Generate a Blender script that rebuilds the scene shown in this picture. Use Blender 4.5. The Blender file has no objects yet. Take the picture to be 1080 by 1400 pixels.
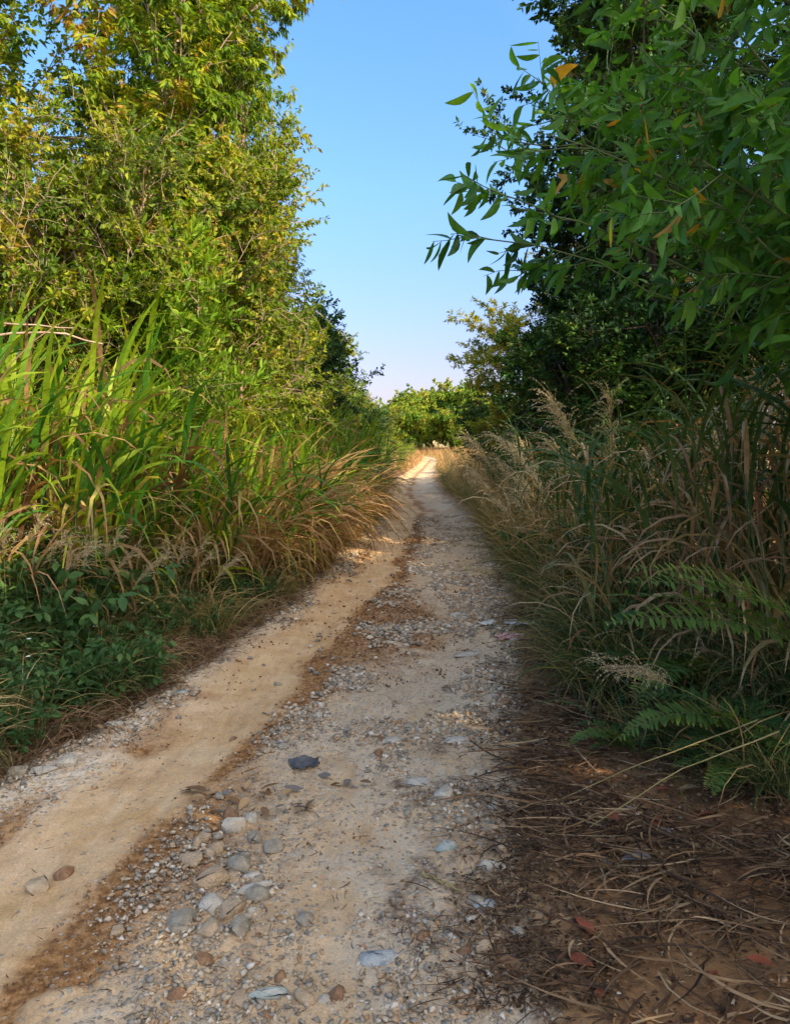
import bpy, math, random
import numpy as np
from mathutils import Vector
R = math.radians
rg = np.random.default_rng(11)
random.seed(5)
scene = bpy.context.scene
COL = scene.collection

# ------------------------------------------------------------------ noise
def _h(ix, iy, s):
    n = (ix.astype(np.int64) * 374761393 + iy.astype(np.int64) * 668265263 + s * 974634777) & 0x7fffffff
    n = ((n ^ (n >> 13)) * 1274126177) & 0x7fffffff
    n = n ^ (n >> 16)
    return (n & 0xffff) / 65535.0
def vn(x, y, s=0):
    x = np.asarray(x, float); y = np.asarray(y, float)
    ix = np.floor(x); iy = np.floor(y); fx = x - ix; fy = y - iy
    fx = fx * fx * (3 - 2 * fx); fy = fy * fy * (3 - 2 * fy)
    a = _h(ix, iy, s); b = _h(ix + 1, iy, s); c = _h(ix, iy + 1, s); d = _h(ix + 1, iy + 1, s)
    return (a * (1 - fx) + b * fx) * (1 - fy) + (c * (1 - fx) + d * fx) * fy
def fbm(x, y, s=0, o=4):
    r = 0; a = .5; t = 0
    for i in range(o):
        r = r + a * vn(x * 2 ** i + 17 * i, y * 2 ** i - 9 * i, s + i); t += a; a *= .5
    return r / t
def sm(a, b, x):
    t = np.clip((x - a) / (b - a), 0, 1); return t * t * (3 - 2 * t)

# ------------------------------------------------------------------ layout of the place
_ry = [-6, 2.1, 2.8, 3.6, 4.6, 6.0, 7.6, 9.9, 12.9, 16.8, 24, 32, 45, 60, 70, 110]
_rl = [-2.4, -2.15, -2.0, -1.8, -1.52, -1.30, -1.0, -.82, -.5, -.10, -.25, .15, 1.2, 2.2, 1.2, -9]
_qy = [-6, 2.1, 2.8, 4.2, 5.6, 6.7, 8.4, 10.5, 15.3, 22.4, 32, 45, 60, 70, 110]
_qr = [.1, .33, .45, .66, .87, 1.0, 1.27, 1.4, 1.60, 1.32, 1.55, 2.5, 3.7, 2.9, -7]
_vy = [-6, 2, 3.0, 3.5, 4.2, 6.5, 9.3, 17, 22, 34, 67, 110]
_vr = [2.4, 2.0, 1.48, 1.22, 1.0, 1.08, 1.33, 1.66, 1.40, 1.75, 3.6, -3]
def road_l(y): return np.interp(y, _ry, _rl)
def road_r(y): return np.interp(y, _qy, _qr)
def veg_l(y): return road_l(y) - .06 + .13 * np.exp(-((np.asarray(y, float) - 7) / 3) ** 2)
def veg_r(y): return np.interp(y, _vy, _vr)
def gz(x, y):
    x = np.asarray(x, float); y = np.asarray(y, float)
    dl = road_l(y) - x; dr = x - road_r(y)
    z = .30 * sm(.1, 1.7, dl) + .35 * sm(1.5, 6, dl) + .10 * sm(.5, 1.8, dr) + .45 * sm(1.5, 6, dr)
    off = np.maximum(dl, dr)
    z = z + (.03 + .09 * sm(0, 1.5, off)) * (fbm(x * 1.3, y * 1.3, 3) - .5) * sm(-.1, .3, off)
    return z + .018 * sm(-.05, .15, off)
def road_z(x, y):
    wl = road_l(y); w = road_r(y) - wl; u = (x - wl) / w
    rut = -.030 * np.exp(-((u - .27) / .11) ** 2) - .018 * np.exp(-((u - .77) / .10) ** 2)
    gr = np.exp(-((u - .56) / .14) ** 2)
    n = fbm(x * 2.2, y * 1.2, 5) - .5
    n2 = fbm(x * 11, y * 9, 9, 3) - .5
    tm = sm(.09, .05, np.abs(u - .27)) * sm(.5, .62, fbm(x * 2, y * .8, 12)); n = n + tm * .20 * np.sin((y + np.abs(u - .27) * 2.2) * 100)
    n3 = fbm(x * 30, y * 24, 19, 3) - .5
    return .012 + rut + .03 * n + (.016 + .012 * gr) * n2 + .006 * n3
def surf(x, y):
    u = (x - road_l(y)) / (road_r(y) - road_l(y))
    return np.where((u > 0) & (u < 1), road_z(x, y), gz(x, y))

# ------------------------------------------------------------------ mesh building
def mesh(name, V, tris=None, quads=None, mat=None, attr=None, pattr=None, smooth=True):
    me = bpy.data.meshes.new(name)
    V = np.ascontiguousarray(V, dtype=np.float32)
    nt = 0 if tris is None else len(tris); nq = 0 if quads is None else len(quads)
    loops = []
    if nt: loops.append(np.asarray(tris, np.int32).ravel())
    if nq: loops.append(np.asarray(quads, np.int32).ravel())
    lp = np.concatenate(loops)
    me.vertices.add(len(V)); me.vertices.foreach_set('co', V.ravel())
    me.loops.add(len(lp)); me.loops.foreach_set('vertex_index', lp)
    st = np.concatenate([np.arange(nt) * 3, nt * 3 + np.arange(nq) * 4]).astype(np.int32)
    me.polygons.add(nt + nq); me.polygons.foreach_set('loop_start', st)
    me.update(calc_edges=True)
    if smooth: me.polygons.foreach_set('use_smooth', np.ones(nt + nq, bool))
    for k, a in (attr or {}).items():
        at = me.attributes.new(k, 'FLOAT', 'FACE'); at.data.foreach_set('value', np.asarray(a, np.float32))
    for k, a in (pattr or {}).items():
        at = me.attributes.new(k, 'FLOAT', 'POINT'); at.data.foreach_set('value', np.asarray(a, np.float32))
    if mat: me.materials.append(mat)
    return me
def obj(name, me, parent=None):
    o = bpy.data.objects.new(name, me); COL.objects.link(o)
    if parent: o.parent = parent
    return o
def tag(o, label=None, cat=None, group=None, kind=None):
    if label: o['label'] = label
    if cat: o['category'] = cat; o['kind'] = 'thing'
    if group: o['group'] = group
    if kind: o['kind'] = kind
    return o
def empty(name, loc=(0, 0, 0)):
    e = bpy.data.objects.new(name, None); COL.objects.link(e); e.location = loc; e.empty_display_size = .2
    return e
def copy_tree(o, parent=None):
    c = o.copy(); COL.objects.link(c)
    if parent: c.parent = parent
    for ch in list(o.children): copy_tree(ch, c)
    return c
class Kind:
    """first placement uses the prototype, later ones copy it"""
    def __init__(s, o, cat): s.o = o; s.used = False; s.cat = cat; s.clean = True
    def put(s, x, y, label, group=None, rz=0, sc=1, tilt=(0, 0), dz=0, on=None):
        o = s.o if not s.used else copy_tree(s.o)
        s.used = True
        z = float(gz(x, y)) if on is None else on
        o.location = (x, y, z + dz)
        o.rotation_euler = (tilt[0], tilt[1], rz)
        o.scale = sc if isinstance(sc, tuple) else (sc, sc, sc)
        for k in ('group',):
            if k in o: del o[k]
        tag(o, label, s.cat, group)
        return o

# ------------------------------------------------------------------ materials
def nmat(name):
    m = bpy.data.materials.new(name); m.use_nodes = True
    nt = m.node_tree; nt.nodes.clear()
    out = nt.nodes.new('ShaderNodeOutputMaterial')
    return m, nt, out
def ramp(nt, stops):
    r = nt.nodes.new('ShaderNodeValToRGB'); e = r.color_ramp.elements
    while len(e) < len(stops): e.new(.5)
    for i, (p, c) in enumerate(stops):
        e[i].position = p; e[i].color = (c[0], c[1], c[2], 1)
    return r
def leaf_mat(name, stops, trans=.3, rough=.5, spec=.35, tgain=1.5):
    spec *= .55; rough = min(1, rough + .06)
    m, nt, out = nmat(name); L = nt.links
    a = nt.nodes.new('ShaderNodeAttribute'); a.attribute_name = 'v'
    r = ramp(nt, stops); L.new(a.outputs['Fac'], r.inputs[0])
    tc = nt.nodes.new('ShaderNodeTexCoord')
    n = nt.nodes.new('ShaderNodeTexNoise'); n.inputs['Scale'].default_value = 22; n.inputs['Detail'].default_value = 3
    L.new(tc.outputs['Object'], n.inputs['Vector'])
    mr = nt.nodes.new('ShaderNodeMapRange'); mr.inputs[1].default_value = .3; mr.inputs[2].default_value = .7
    mr.inputs[3].default_value = .78; mr.inputs[4].default_value = 1.22; L.new(n.outputs['Fac'], mr.inputs[0])
    mx = nt.nodes.new('ShaderNodeVectorMath'); mx.operation = 'SCALE'
    L.new(r.outputs[0], mx.inputs[0]); L.new(mr.outputs[0], mx.inputs['Scale'])
    p = nt.nodes.new('ShaderNodeBsdfPrincipled'); p.inputs['Roughness'].default_value = rough
    p.inputs['Specular IOR Level'].default_value = spec
    L.new(mx.outputs[0], p.inputs['Base Color'])
    t = nt.nodes.new('ShaderNodeBsdfTranslucent')
    tm = nt.nodes.new('ShaderNodeVectorMath'); tm.operation = 'MULTIPLY'; tm.inputs[1].default_value = (tgain * 1.1, tgain, tgain * .4)
    L.new(mx.outputs[0], tm.inputs[0]); L.new(tm.outputs[0], t.inputs['Color'])
    ms = nt.nodes.new('ShaderNodeMixShader'); ms.inputs[0].default_value = trans
    L.new(p.outputs[0], ms.inputs[1]); L.new(t.outputs[0], ms.inputs[2]); L.new(ms.outputs[0], out.inputs[0])
    return m
def noise_mat(name, c1, c2, scale=8, rough=.9, bump=.3, c3=None, stretch=(1, 1, 1), bscale=None, coord='Object', bdist=.01):
    m, nt, out = nmat(name); L = nt.links
    tc = nt.nodes.new('ShaderNodeTexCoord'); mp = nt.nodes.new('ShaderNodeMapping'); mp.inputs['Scale'].default_value = stretch
    L.new(tc.outputs[coord], mp.inputs[0])
    oi = nt.nodes.new('ShaderNodeObjectInfo')
    n = nt.nodes.new('ShaderNodeTexNoise'); n.inputs['Scale'].default_value = scale; n.inputs['Detail'].default_value = 6
    n.noise_dimensions = '4D'; ml = nt.nodes.new('ShaderNodeMath'); ml.operation = 'MULTIPLY'; ml.inputs[1].default_value = 50
    L.new(oi.outputs['Random'], ml.inputs[0]); L.new(ml.outputs[0], n.inputs['W'])
    L.new(mp.outputs[0], n.inputs['Vector'])
    st = [(.3, c1), (.7, c2)] if c3 is None else [(.28, c1), (.5, c2), (.72, c3)]
    r = ramp(nt, st); L.new(n.outputs['Fac'], r.inputs[0])
    p = nt.nodes.new('ShaderNodeBsdfPrincipled'); p.inputs['Roughness'].default_value = rough
    p.inputs['Specular IOR Level'].default_value = .25
    L.new(r.outputs[0], p.inputs['Base Color'])
    b = nt.nodes.new('ShaderNodeBump'); b.inputs['Strength'].default_value = bump; b.inputs['Distance'].default_value = bdist
    n2 = nt.nodes.new('ShaderNodeTexNoise'); n2.inputs['Scale'].default_value = bscale or scale * 4; n2.inputs['Detail'].default_value = 5
    L.new(mp.outputs[0], n2.inputs['Vector']); L.new(n2.outputs['Fac'], b.inputs['Height']); L.new(b.outputs[0], p.inputs['Normal'])
    L.new(p.outputs[0], out.inputs[0])
    return m

M = {}
M['gum'] = leaf_mat('gum_leaf', [(0, (.05, .11, .012)), (.35, (.11, .20, .012)), (.65, (.24, .30, .014)), (.85, (.33, .29, .02)), (1, (.32, .18, .04))], .4)
M['ytree'] = leaf_mat('yellowgreen_leaf', [(0, (.05, .11, .01)), (.35, (.12, .21, .01)), (.7, (.28, .33, .012)), (.92, (.38, .30, .02)), (1, (.30, .17, .04))], .4)
M['olive'] = leaf_mat('olive_leaf', [(0, (.05, .10, .012)), (.45, (.13, .20, .012)), (.8, (.28, .30, .016)), (1, (.30, .19, .04))], .4)
M['bright'] = leaf_mat('bright_leaf', [(0, (.07, .15, .012)), (.45, (.13, .24, .016)), (.8, (.20, .31, .02)), (1, (.30, .27, .04))], .35)
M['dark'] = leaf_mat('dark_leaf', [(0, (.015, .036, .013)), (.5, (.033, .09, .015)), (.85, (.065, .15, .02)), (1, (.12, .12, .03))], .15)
M['acacia'] = leaf_mat('acacia_leaf', [(0, (.022, .085, .014)), (.45, (.062, .19, .024)), (.85, (.11, .27, .028)), (.985, (.14, .28, .02)), (.995, (.42, .28, .03)), (1, (.42, .24, .03))], .4, rough=.38, spec=.5)
M['feather'] = leaf_mat('feathery_leaf', [(0, (.14, .19, .02)), (.5, (.30, .32, .03)), (1, (.50, .38, .05))], .35)
M['far'] = leaf_mat('far_leaf', [(0, (.09, .17, .02)), (.5, (.17, .26, .03)), (.8, (.28, .32, .03)), (1, (.32, .26, .06))], .35)
M['cane'] = leaf_mat('cane_leaf', [(0, (.022, .085, .022)), (.22, (.05, .15, .016)), (.42, (.18, .28, .014)), (.58, (.28, .32, .02)), (.70, (.36, .25, .10)), (.85, (.27, .155, .075)), (1, (.15, .08, .04))], .35, rough=.42, spec=.4)
M['rcane'] = leaf_mat('reed_leaf', [(0, (.02, .06, .022)), (.25, (.045, .10, .028)), (.42, (.11, .14, .035)), (.55, (.24, .19, .07)), (.72, (.48, .37, .21)), (.88, (.30, .15, .07)), (1, (.20, .09, .045))], .3, rough=.5)
M['straw'] = leaf_mat('straw', [(0, (.08, .12, .03)), (.2, (.22, .17, .05)), (.5, (.40, .25, .11)), (.8, (.42, .24, .12)), (1, (.18, .08, .04))], .25, rough=.65)
M['litter'] = leaf_mat('litter', [(0, (.03, .02, .013)), (.4, (.09, .05, .027)), (.7, (.18, .105, .052)), (.93, (.32, .21, .11)), (1, (.46, .34, .20))], .1, rough=.75)
M['grass'] = leaf_mat('fine_grass', [(0, (.02, .05, .018)), (.35, (.045, .09, .025)), (.55, (.17, .165, .045)), (.75, (.33, .24, .10)), (1, (.40, .28, .13))], .2, rough=.5)
M['weed'] = leaf_mat('weed_leaf', [(0, (.03, .065, .02)), (.5, (.045, .11, .03)), (1, (.09, .16, .04))], .3, rough=.5)
M['fern'] = leaf_mat('fern_leaf', [(0, (.045, .11, .03)), (.5, (.10, .18, .035)), (.85, (.19, .27, .05)), (1, (.25, .15, .06))], .35, rough=.5)
M['plume'] = leaf_mat('plume_hair', [(0, (.34, .27, .17)), (.5, (.50, .42, .29)), (1, (.64, .56, .42))], .35, rough=.8)
M['flower'] = noise_mat('white_petal', (.75, .74, .68), (.82, .82, .78), 30, .6, .1)
M['bark'] = noise_mat('brown_bark', (.09, .06, .04), (.22, .16, .11), 12, .9, .6, stretch=(1, 1, .25))
M['bark_dark'] = noise_mat('dark_bark', (.035, .026, .02), (.10, .07, .05), 12, .9, .6, stretch=(1, 1, .25))
M['bark_pale'] = noise_mat('pale_bark', (.26, .17, .12), (.42, .31, .23), 9, .8, .4, stretch=(1, 1, .25))
M['stem'] = noise_mat('cane_stem', (.18, .17, .05), (.36, .27, .12), 9, .6, .2)
M['gstem'] = noise_mat('green_stem', (.05, .10, .03), (.12, .15, .05), 9, .6, .2)

# ------------------------------------------------------------------ vector helpers
def nrm(v): return v / np.maximum(np.linalg.norm(v, axis=-1, keepdims=True), 1e-9)
def perp(d, r):
    q = r.normal(size=d.shape); q -= (q * d).sum(-1, keepdims=True) * d
    return nrm(q)
def grow(p, d, L, seg, grav, jit, r):
    N = len(p); pts = np.zeros((N, seg + 1, 3)); pts[:, 0] = p; d = nrm(d.copy()); L = np.broadcast_to(L, (N,))
    for i in range(seg):
        d = nrm(d + np.array([0, 0, grav]) / seg + r.normal(size=(N, 3)) * jit)
        pts[:, i + 1] = pts[:, i] + d * (L / seg)[:, None]
    return pts
def at_t(pts, idx, t):
    S = pts.shape[1] - 1; f = np.clip(t * S, 0, S - 1e-4); i = f.astype(int); w = (f - i)[:, None]
    a = pts[idx, i]; b = pts[idx, i + 1]
    return a * (1 - w) + b * w, nrm(b - a)
def spawn(pts, n, t0, t1, ang, r, angj=.25):
    N = len(pts); idx = np.repeat(np.arange(N), n); t = t0 + (t1 - t0) * ((np.tile(np.arange(n), N) + r.random(N * n)) / n)
    p, tn = at_t(pts, idx, t); q = perp(tn, r); a = (ang + r.normal(size=len(t)) * angj)[:, None]
    return p, nrm(np.cos(a) * tn + np.sin(a) * q), idx, t
def tubes(pts, r0, r1, sides):
    N, S1, _ = pts.shape; r0 = np.broadcast_to(r0, (N,)); r1 = np.broadcast_to(r1, (N,))
    tn = np.zeros_like(pts); tn[:, :-1] = pts[:, 1:] - pts[:, :-1]; tn[:, -1] = tn[:, -2]; tn = nrm(tn)
    ref = np.array([.77, .61, .19]); a = nrm(np.cross(tn, ref)); b = np.cross(tn, a)
    s = np.linspace(0, 1, S1)[None, :]; rad = r0[:, None] * (1 - s) + r1[:, None] * s
    th = np.arange(sides) * 2 * math.pi / sides
    V = pts[:, :, None] + rad[:, :, None, None] * (np.cos(th)[None, None, :, None] * a[:, :, None] + np.sin(th)[None, None, :, None] * b[:, :, None])
    k = np.arange(sides); kn = (k + 1) % sides
    base = (np.arange(N)[:, None, None] * S1 + np.arange(S1 - 1)[None, :, None]) * sides
    Q = np.stack([base + k, base + kn, base + sides + kn, base + sides + k], -1).reshape(-1, 4)
    return V.reshape(-1, 3), Q
def merge(parts):
    Vs = []; Fs = []; o = 0
    for V, F in parts: Vs.append(V); Fs.append(F + o); o += len(V)
    return np.concatenate(Vs), np.concatenate(Fs)
# leaf templates along +Y, normal +Z, unit length, unit width
def T_simple(fold=.25):
    V = np.array([[0, 0, 0], [-.5, .42, fold], [.5, .42, fold], [0, 1, -.08]], float); F = np.array([[0, 3, 1], [0, 2, 3]]); return V, F
def T_fine(curve=.18, fold=.2, sickle=.0):
    ys = [0, .12, .3, .5, .7, .87, 1]; ws = [.03, .3, .48, .5, .38, .2, .0]
    V = []; F = []
    for y, w in zip(ys, ws):
        z = -curve * y * y; sx = sickle * math.sin(y * math.pi)
        V += [[-w + sx, y, z + fold * w], [sx, y, z], [w + sx, y, z + fold * w]]
    for i in range(6):
        a = 3 * i; b = a + 3
        F += [[a, a + 1, b + 1], [a, b + 1, b], [a + 1, a + 2, b + 2], [a + 1, b + 2, b + 1]]
    return np.array(V, float), np.array(F)
def place(T, pos, d, up, ln, wd):
    """instances of a leaf template baked in one mesh"""
    V, F = T; d = nrm(d); x = nrm(np.cross(d, up)); z = np.cross(x, d)
    ln = np.broadcast_to(ln, (len(pos),)); wd = np.broadcast_to(wd, (len(pos),))
    P = pos[:, None] + V[None, :, 0:1] * (x * wd[:, None])[:, None] + V[None, :, 1:2] * (d * ln[:, None])[:, None] + V[None, :, 2:3] * (z * wd[:, None])[:, None]
    Fa = F[None] + (np.arange(len(pos)) * len(V))[:, None, None]
    return P.reshape(-1, 3), Fa.reshape(-1, 3)

# ------------------------------------------------------------------ trees
def leaves_on(pts, nl, ln, wd, droop, r, T, par_v, spread=.8, t0=.15, vjit=.16, upb=.6):
    N = len(pts); idx = np.repeat(np.arange(N), nl); t = t0 + (1 - t0) * (np.tile(np.arange(nl), N) + r.random(N * nl)) / nl
    p, tn = at_t(pts, idx, t); q = perp(tn, r)
    d = nrm(tn * .6 + q * spread + np.array([0, 0, -droop])); 
    up = nrm(r.normal(size=d.shape) * .7 + np.array([0, 0, upb]))
    s = r.uniform(.65, 1.25, len(t))
    V, F = place(T, p, d, up, ln * s, wd * s)
    v = np.clip(par_v[idx] + r.normal(size=len(idx)) * vjit, 0, 1)
    return V, F, np.repeat(v, len(T[1]))
def tree(name, cat, H=8, stems=1, lean=(0, 0), clear=.25, rad=2.2, n1=20, n2=7, n3=6, nl=12, leaf=(.1, .03), droop=.6, mat='gum', bark='bark',
         seed=1, trunk_r=.09, prof='round', T=None, ang=1.0, up1=.25, l2=.45, l3=.3, vbase=.45, vj=.16, spread=.8, split=.35, upb=.6, twigs=False):
    r = np.random.default_rng(seed); T = T or T_simple()
    a = r.random(stems) * 6.28
    d0 = np.stack([np.cos(a) * split * (stems > 1) + lean[0], np.sin(a) * split * (stems > 1) + lean[1], np.ones(stems)], -1)
    p0 = np.stack([np.cos(a) * .12 * (stems > 1), np.sin(a) * .12 * (stems > 1), np.full(stems, -.12)], -1)
    Hs = H * (1 if stems == 1 else r.uniform(.75, 1, stems))
    tr = grow(p0, d0, Hs, 12, .35, .05, r)
    p1, d1, i1, t1 = spawn(tr, n1, clear, .98, ang, r)
    u = (t1 - clear) / (1 - clear)
    pf = {'round': np.sin(np.clip(u * .85 + .18, 0, 1) * math.pi) ** .6, 'cone': (1.05 - u) ** .7, 'flat': .4 + .6 * u, 'low': (1.02 - u) ** .45}[prof]
    L1 = rad * pf * r.uniform(.55, 1.1, len(u)) + .12
    b1 = grow(p1, d1 + np.array([0, 0, .25]), L1, 6, up1, .12, r)
    p2, d2, i2, t2 = spawn(b1, n2, .25, 1, .8, r); L2 = l2 * L1[i2] * r.uniform(.5, 1.1, len(i2)) + .08
    b2 = grow(p2, d2, L2, 4, .1, .15, r)
    p3, d3, i3, t3 = spawn(b2, n3, .2, 1, .7, r); L3 = l3 * r.uniform(.5, 1.2, len(i3))
    b3 = grow(p3, d3, L3, 3, -.25 * droop, .15, r)
    rt = np.full(stems, trunk_r); r1 = np.maximum(trunk_r * .30 * (1 - t1 * .75), .008); r2 = np.maximum(r1[i2] * .42, .004)
    e = empty(name)
    tV, tQ = tubes(tr, rt, rt * .18, 9)
    obj('trunk', mesh('trunk', tV, None, tQ, M[bark]), e)
    tb = [tubes(b1, r1, r1 * .35, 6), tubes(b2, r2, r2 * .4, 4)]
    if twigs: tb.append(tubes(b3, .0035, .0015, 3))
    bV, bQ = merge(tb); obj('branches', mesh('branches', bV, None, bQ, M[bark]), e)
    vv1 = vbase + r.normal(size=len(i1)) * vj; vv2 = vv1[i2] + r.normal(size=len(i2)) * vj * .7
    V, F, v = leaves_on(b3, nl, leaf[0], leaf[1], droop, r, T, vv2[i3], spread, upb=upb)
    obj('crown', mesh('crown', V, F, None, M[mat], {'v': v}, smooth=False), e)
    return Kind(e, cat)

# ------------------------------------------------------------------ blades of grass
def blades(base, az, th0, L, w, k, r, seg=6, twist=.6, pw=1.4, wob=.0):
    N = len(base); s = (np.arange(seg) + .5) / seg
    th = th0[:, None] + k[:, None] * s[None] ** pw
    azs = az[:, None] + wob * r.normal(size=(N, 1)) * s[None]
    st = (L / seg)[:, None]
    dx = np.sin(th) * np.cos(azs) * st; dy = np.sin(th) * np.sin(azs) * st; dz = np.cos(th) * st
    P = np.zeros((N, seg + 1, 3)); P[:, 0] = base; P[:, 1:, 0] = base[:, :1] + np.cumsum(dx, 1); P[:, 1:, 1] = base[:, 1:2] + np.cumsum(dy, 1); P[:, 1:, 2] = base[:, 2:3] + np.cumsum(dz, 1)
    tn = np.zeros_like(P); tn[:, :-1] = P[:, 1:] - P[:, :-1]; tn[:, -1] = tn[:, -2]; tn = nrm(tn)
    side = np.stack([-np.sin(az), np.cos(az), np.zeros(N)], -1)[:, None] + 0 * tn
    nn = np.cross(tn, side); ss = np.linspace(0, 1, seg + 1)[None, :, None]
    tw = (r.normal(size=(N, 1, 1)) * twist * (.3 + ss)); side = nrm(np.cos(tw) * side + np.sin(tw) * nn)
    ssv = ss[..., 0]; prof = np.minimum(1, .45 + ssv * 3) * (1 - ssv ** 2.6) + .03
    hw = (.5 * w[:, None] * prof)[..., None]
    A = P - side * hw; B = P + side * hw
    V = np.stack([A, B], 2).reshape(-1, 3)
    b = (np.arange(N)[:, None] * (seg + 1) + np.arange(seg)[None]) * 2
    Q = np.stack([b, b + 1, b + 3, b + 2], -1).reshape(-1, 4)
    return V, Q, np.tile(s, N)
def U(r, a, b, n): return r.uniform(a, b, n)
def cane_clump(name, seed, nst=14, h=(.7, 1.5), nlv=9, ll=(.5, .95), lw=(.016, .032), az0=0, azs=1.2, dry=.35, mat='cane', lean=.2, kk=(1.0, 2.3), base_r=.25, vtop=.3, th=(.2, .7), stm='stem'):
    """a tussock of canes with long arching leaves; az0 is the way it leans, lower leaves are dead"""
    r = np.random.default_rng(seed)
    a = r.normal(size=nst) * azs + az0; rr = base_r * np.sqrt(r.random(nst))
    p0 = np.stack([np.cos(a) * rr, np.sin(a) * rr, np.full(nst, -.05)], -1)
    d0 = np.stack([np.cos(a) * lean * U(r, .2, 1.6, nst), np.sin(a) * lean * U(r, .2, 1.6, nst), np.ones(nst)], -1)
    Ls = U(r, h[0], h[1], nst); st = grow(p0, d0, Ls, 6, 0, .03, r)
    idx = np.repeat(np.arange(nst), nlv); t = np.clip(np.tile((np.arange(nlv) + .6) / nlv, nst) + r.normal(size=nst * nlv) * .04, .05, .995)
    p, tn = at_t(st, idx, t)
    az = az0 + r.normal(size=len(idx)) * azs
    n = len(idx); Ll = U(r, *ll, n) * (.75 + .5 * t); k = U(r, *kk, n); th0 = U(r, *th, n) * (1.25 - .8 * t)
    v = vtop + (r.random(n) < dry * (1.5 - 1.25 * t)) * U(r, .35, .62, n) + r.normal(size=n) * .09
    isdry = v > .6; k = np.where(isdry, k * 1.6, k); w = U(r, *lw, n) * np.where(isdry, .8, 1); az = az + np.where(isdry, r.normal(size=n) * .8, 0)
    V, Q, s = blades(p, az, th0, Ll, w, k, r, seg=7, twist=.5, wob=.25)
    vv = np.repeat(v, 7); vv = np.clip(vv + np.where(s > .8, .16, 0) * (r.random(len(vv)) < .5), 0, 1)
    e = empty(name); sV, sQ = tubes(st, .006, .0035, 5)
    obj('stems', mesh('stems', sV, None, sQ, M[stm]), e)
    obj('leaves', mesh('leaves', V, None, Q, M[mat], {'v': vv}), e)
    return e
def tussock(name, seed, n=260, L=(.5, 1.1), w=(.005, .011), az0=0, azs=1.3, k=(1.2, 2.6), th=(.05, .6), r0=.18, mat='straw', v=(.2, .9), part='blades', seg=7, zup=0.):
    r = np.random.default_rng(seed); a = r.normal(size=n) * azs + az0; rr = r0 * np.sqrt(r.random(n)); a2 = r.random(n) * 6.28
    p = np.stack([np.cos(a2) * rr, np.sin(a2) * rr, -.03 + zup * r.random(n)], -1)
    V, Q, s = blades(p, a, U(r, *th, n), U(r, *L, n), U(r, *w, n), U(r, *k, n), r, seg=seg, twist=.8, wob=.5)
    vb = np.clip(U(r, *v, n), 0, 1)
    e = empty(name); obj(part, mesh(part, V, None, Q, M[mat], {'v': np.repeat(vb, seg)}), e)
    return e
def add_plumes(e, seed, n=3, H=(1.5, 1.9), az0=0, azs=.9, lean=.25, pl=.36, curl=1.3, r0=.1):
    """seed heads: an arching stalk and a one-sided spray of hairy strands"""
    r = np.random.default_rng(seed)
    for i in range(n):
        az = az0 + r.normal() * azs; d = np.array([[math.cos(az) * lean, math.sin(az) * lean, 1.]])
        Ls = r.uniform(*H); p = np.array([[r.normal() * r0, r.normal() * r0, 0.]])
        st = grow(p, d, Ls, 8, -.1, .015, r)
        bend = (np.linspace(0, 1, 9) ** 3 * .28 * Ls * lean * 1.5)
        st[0, :, 0] += math.cos(az) * bend; st[0, :, 1] += math.sin(az) * bend; st[0, :, 2] -= bend * .5
        V, Q = tubes(st, .0035, .0018, 4); s = obj('stalk', mesh('stalk', V, None, Q, M['stem']), e)
        ns = 34; t = U(r, 1 - pl / Ls, 1, ns); pp, tn = at_t(st, np.zeros(ns, int), t)
        L = U(r, .16, .34, ns); a = az + r.normal(size=ns) * .55
        P, Qs, ss = blades(pp, a, U(r, .1, .8, ns), L, np.full(ns, .0035), U(r, curl * .7, curl * 1.5, ns), r, seg=8, twist=1, pw=1.1)
        ctr = P.reshape(ns, 9, 2, 3).mean(2)
        m = 26; ii = np.repeat(np.arange(ns), m); tt = U(r, .03, 1, ns * m); hp, ht = at_t(ctr, ii, tt)
        hd = nrm(ht * .8 + perp(ht, r) * .55)
        HV, HF = place(T_simple(.1), hp, hd, r.normal(size=hd.shape), U(r, .012, .024, len(ii)), .0045)
        Vall = np.concatenate([P, HV]); 
        me = mesh('plume', Vall, HF + len(P), Qs, M['plume'], {'v': np.concatenate([r.random(len(HF)), np.full(len(Qs), .2)])})
        obj('plume', me, e)
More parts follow.
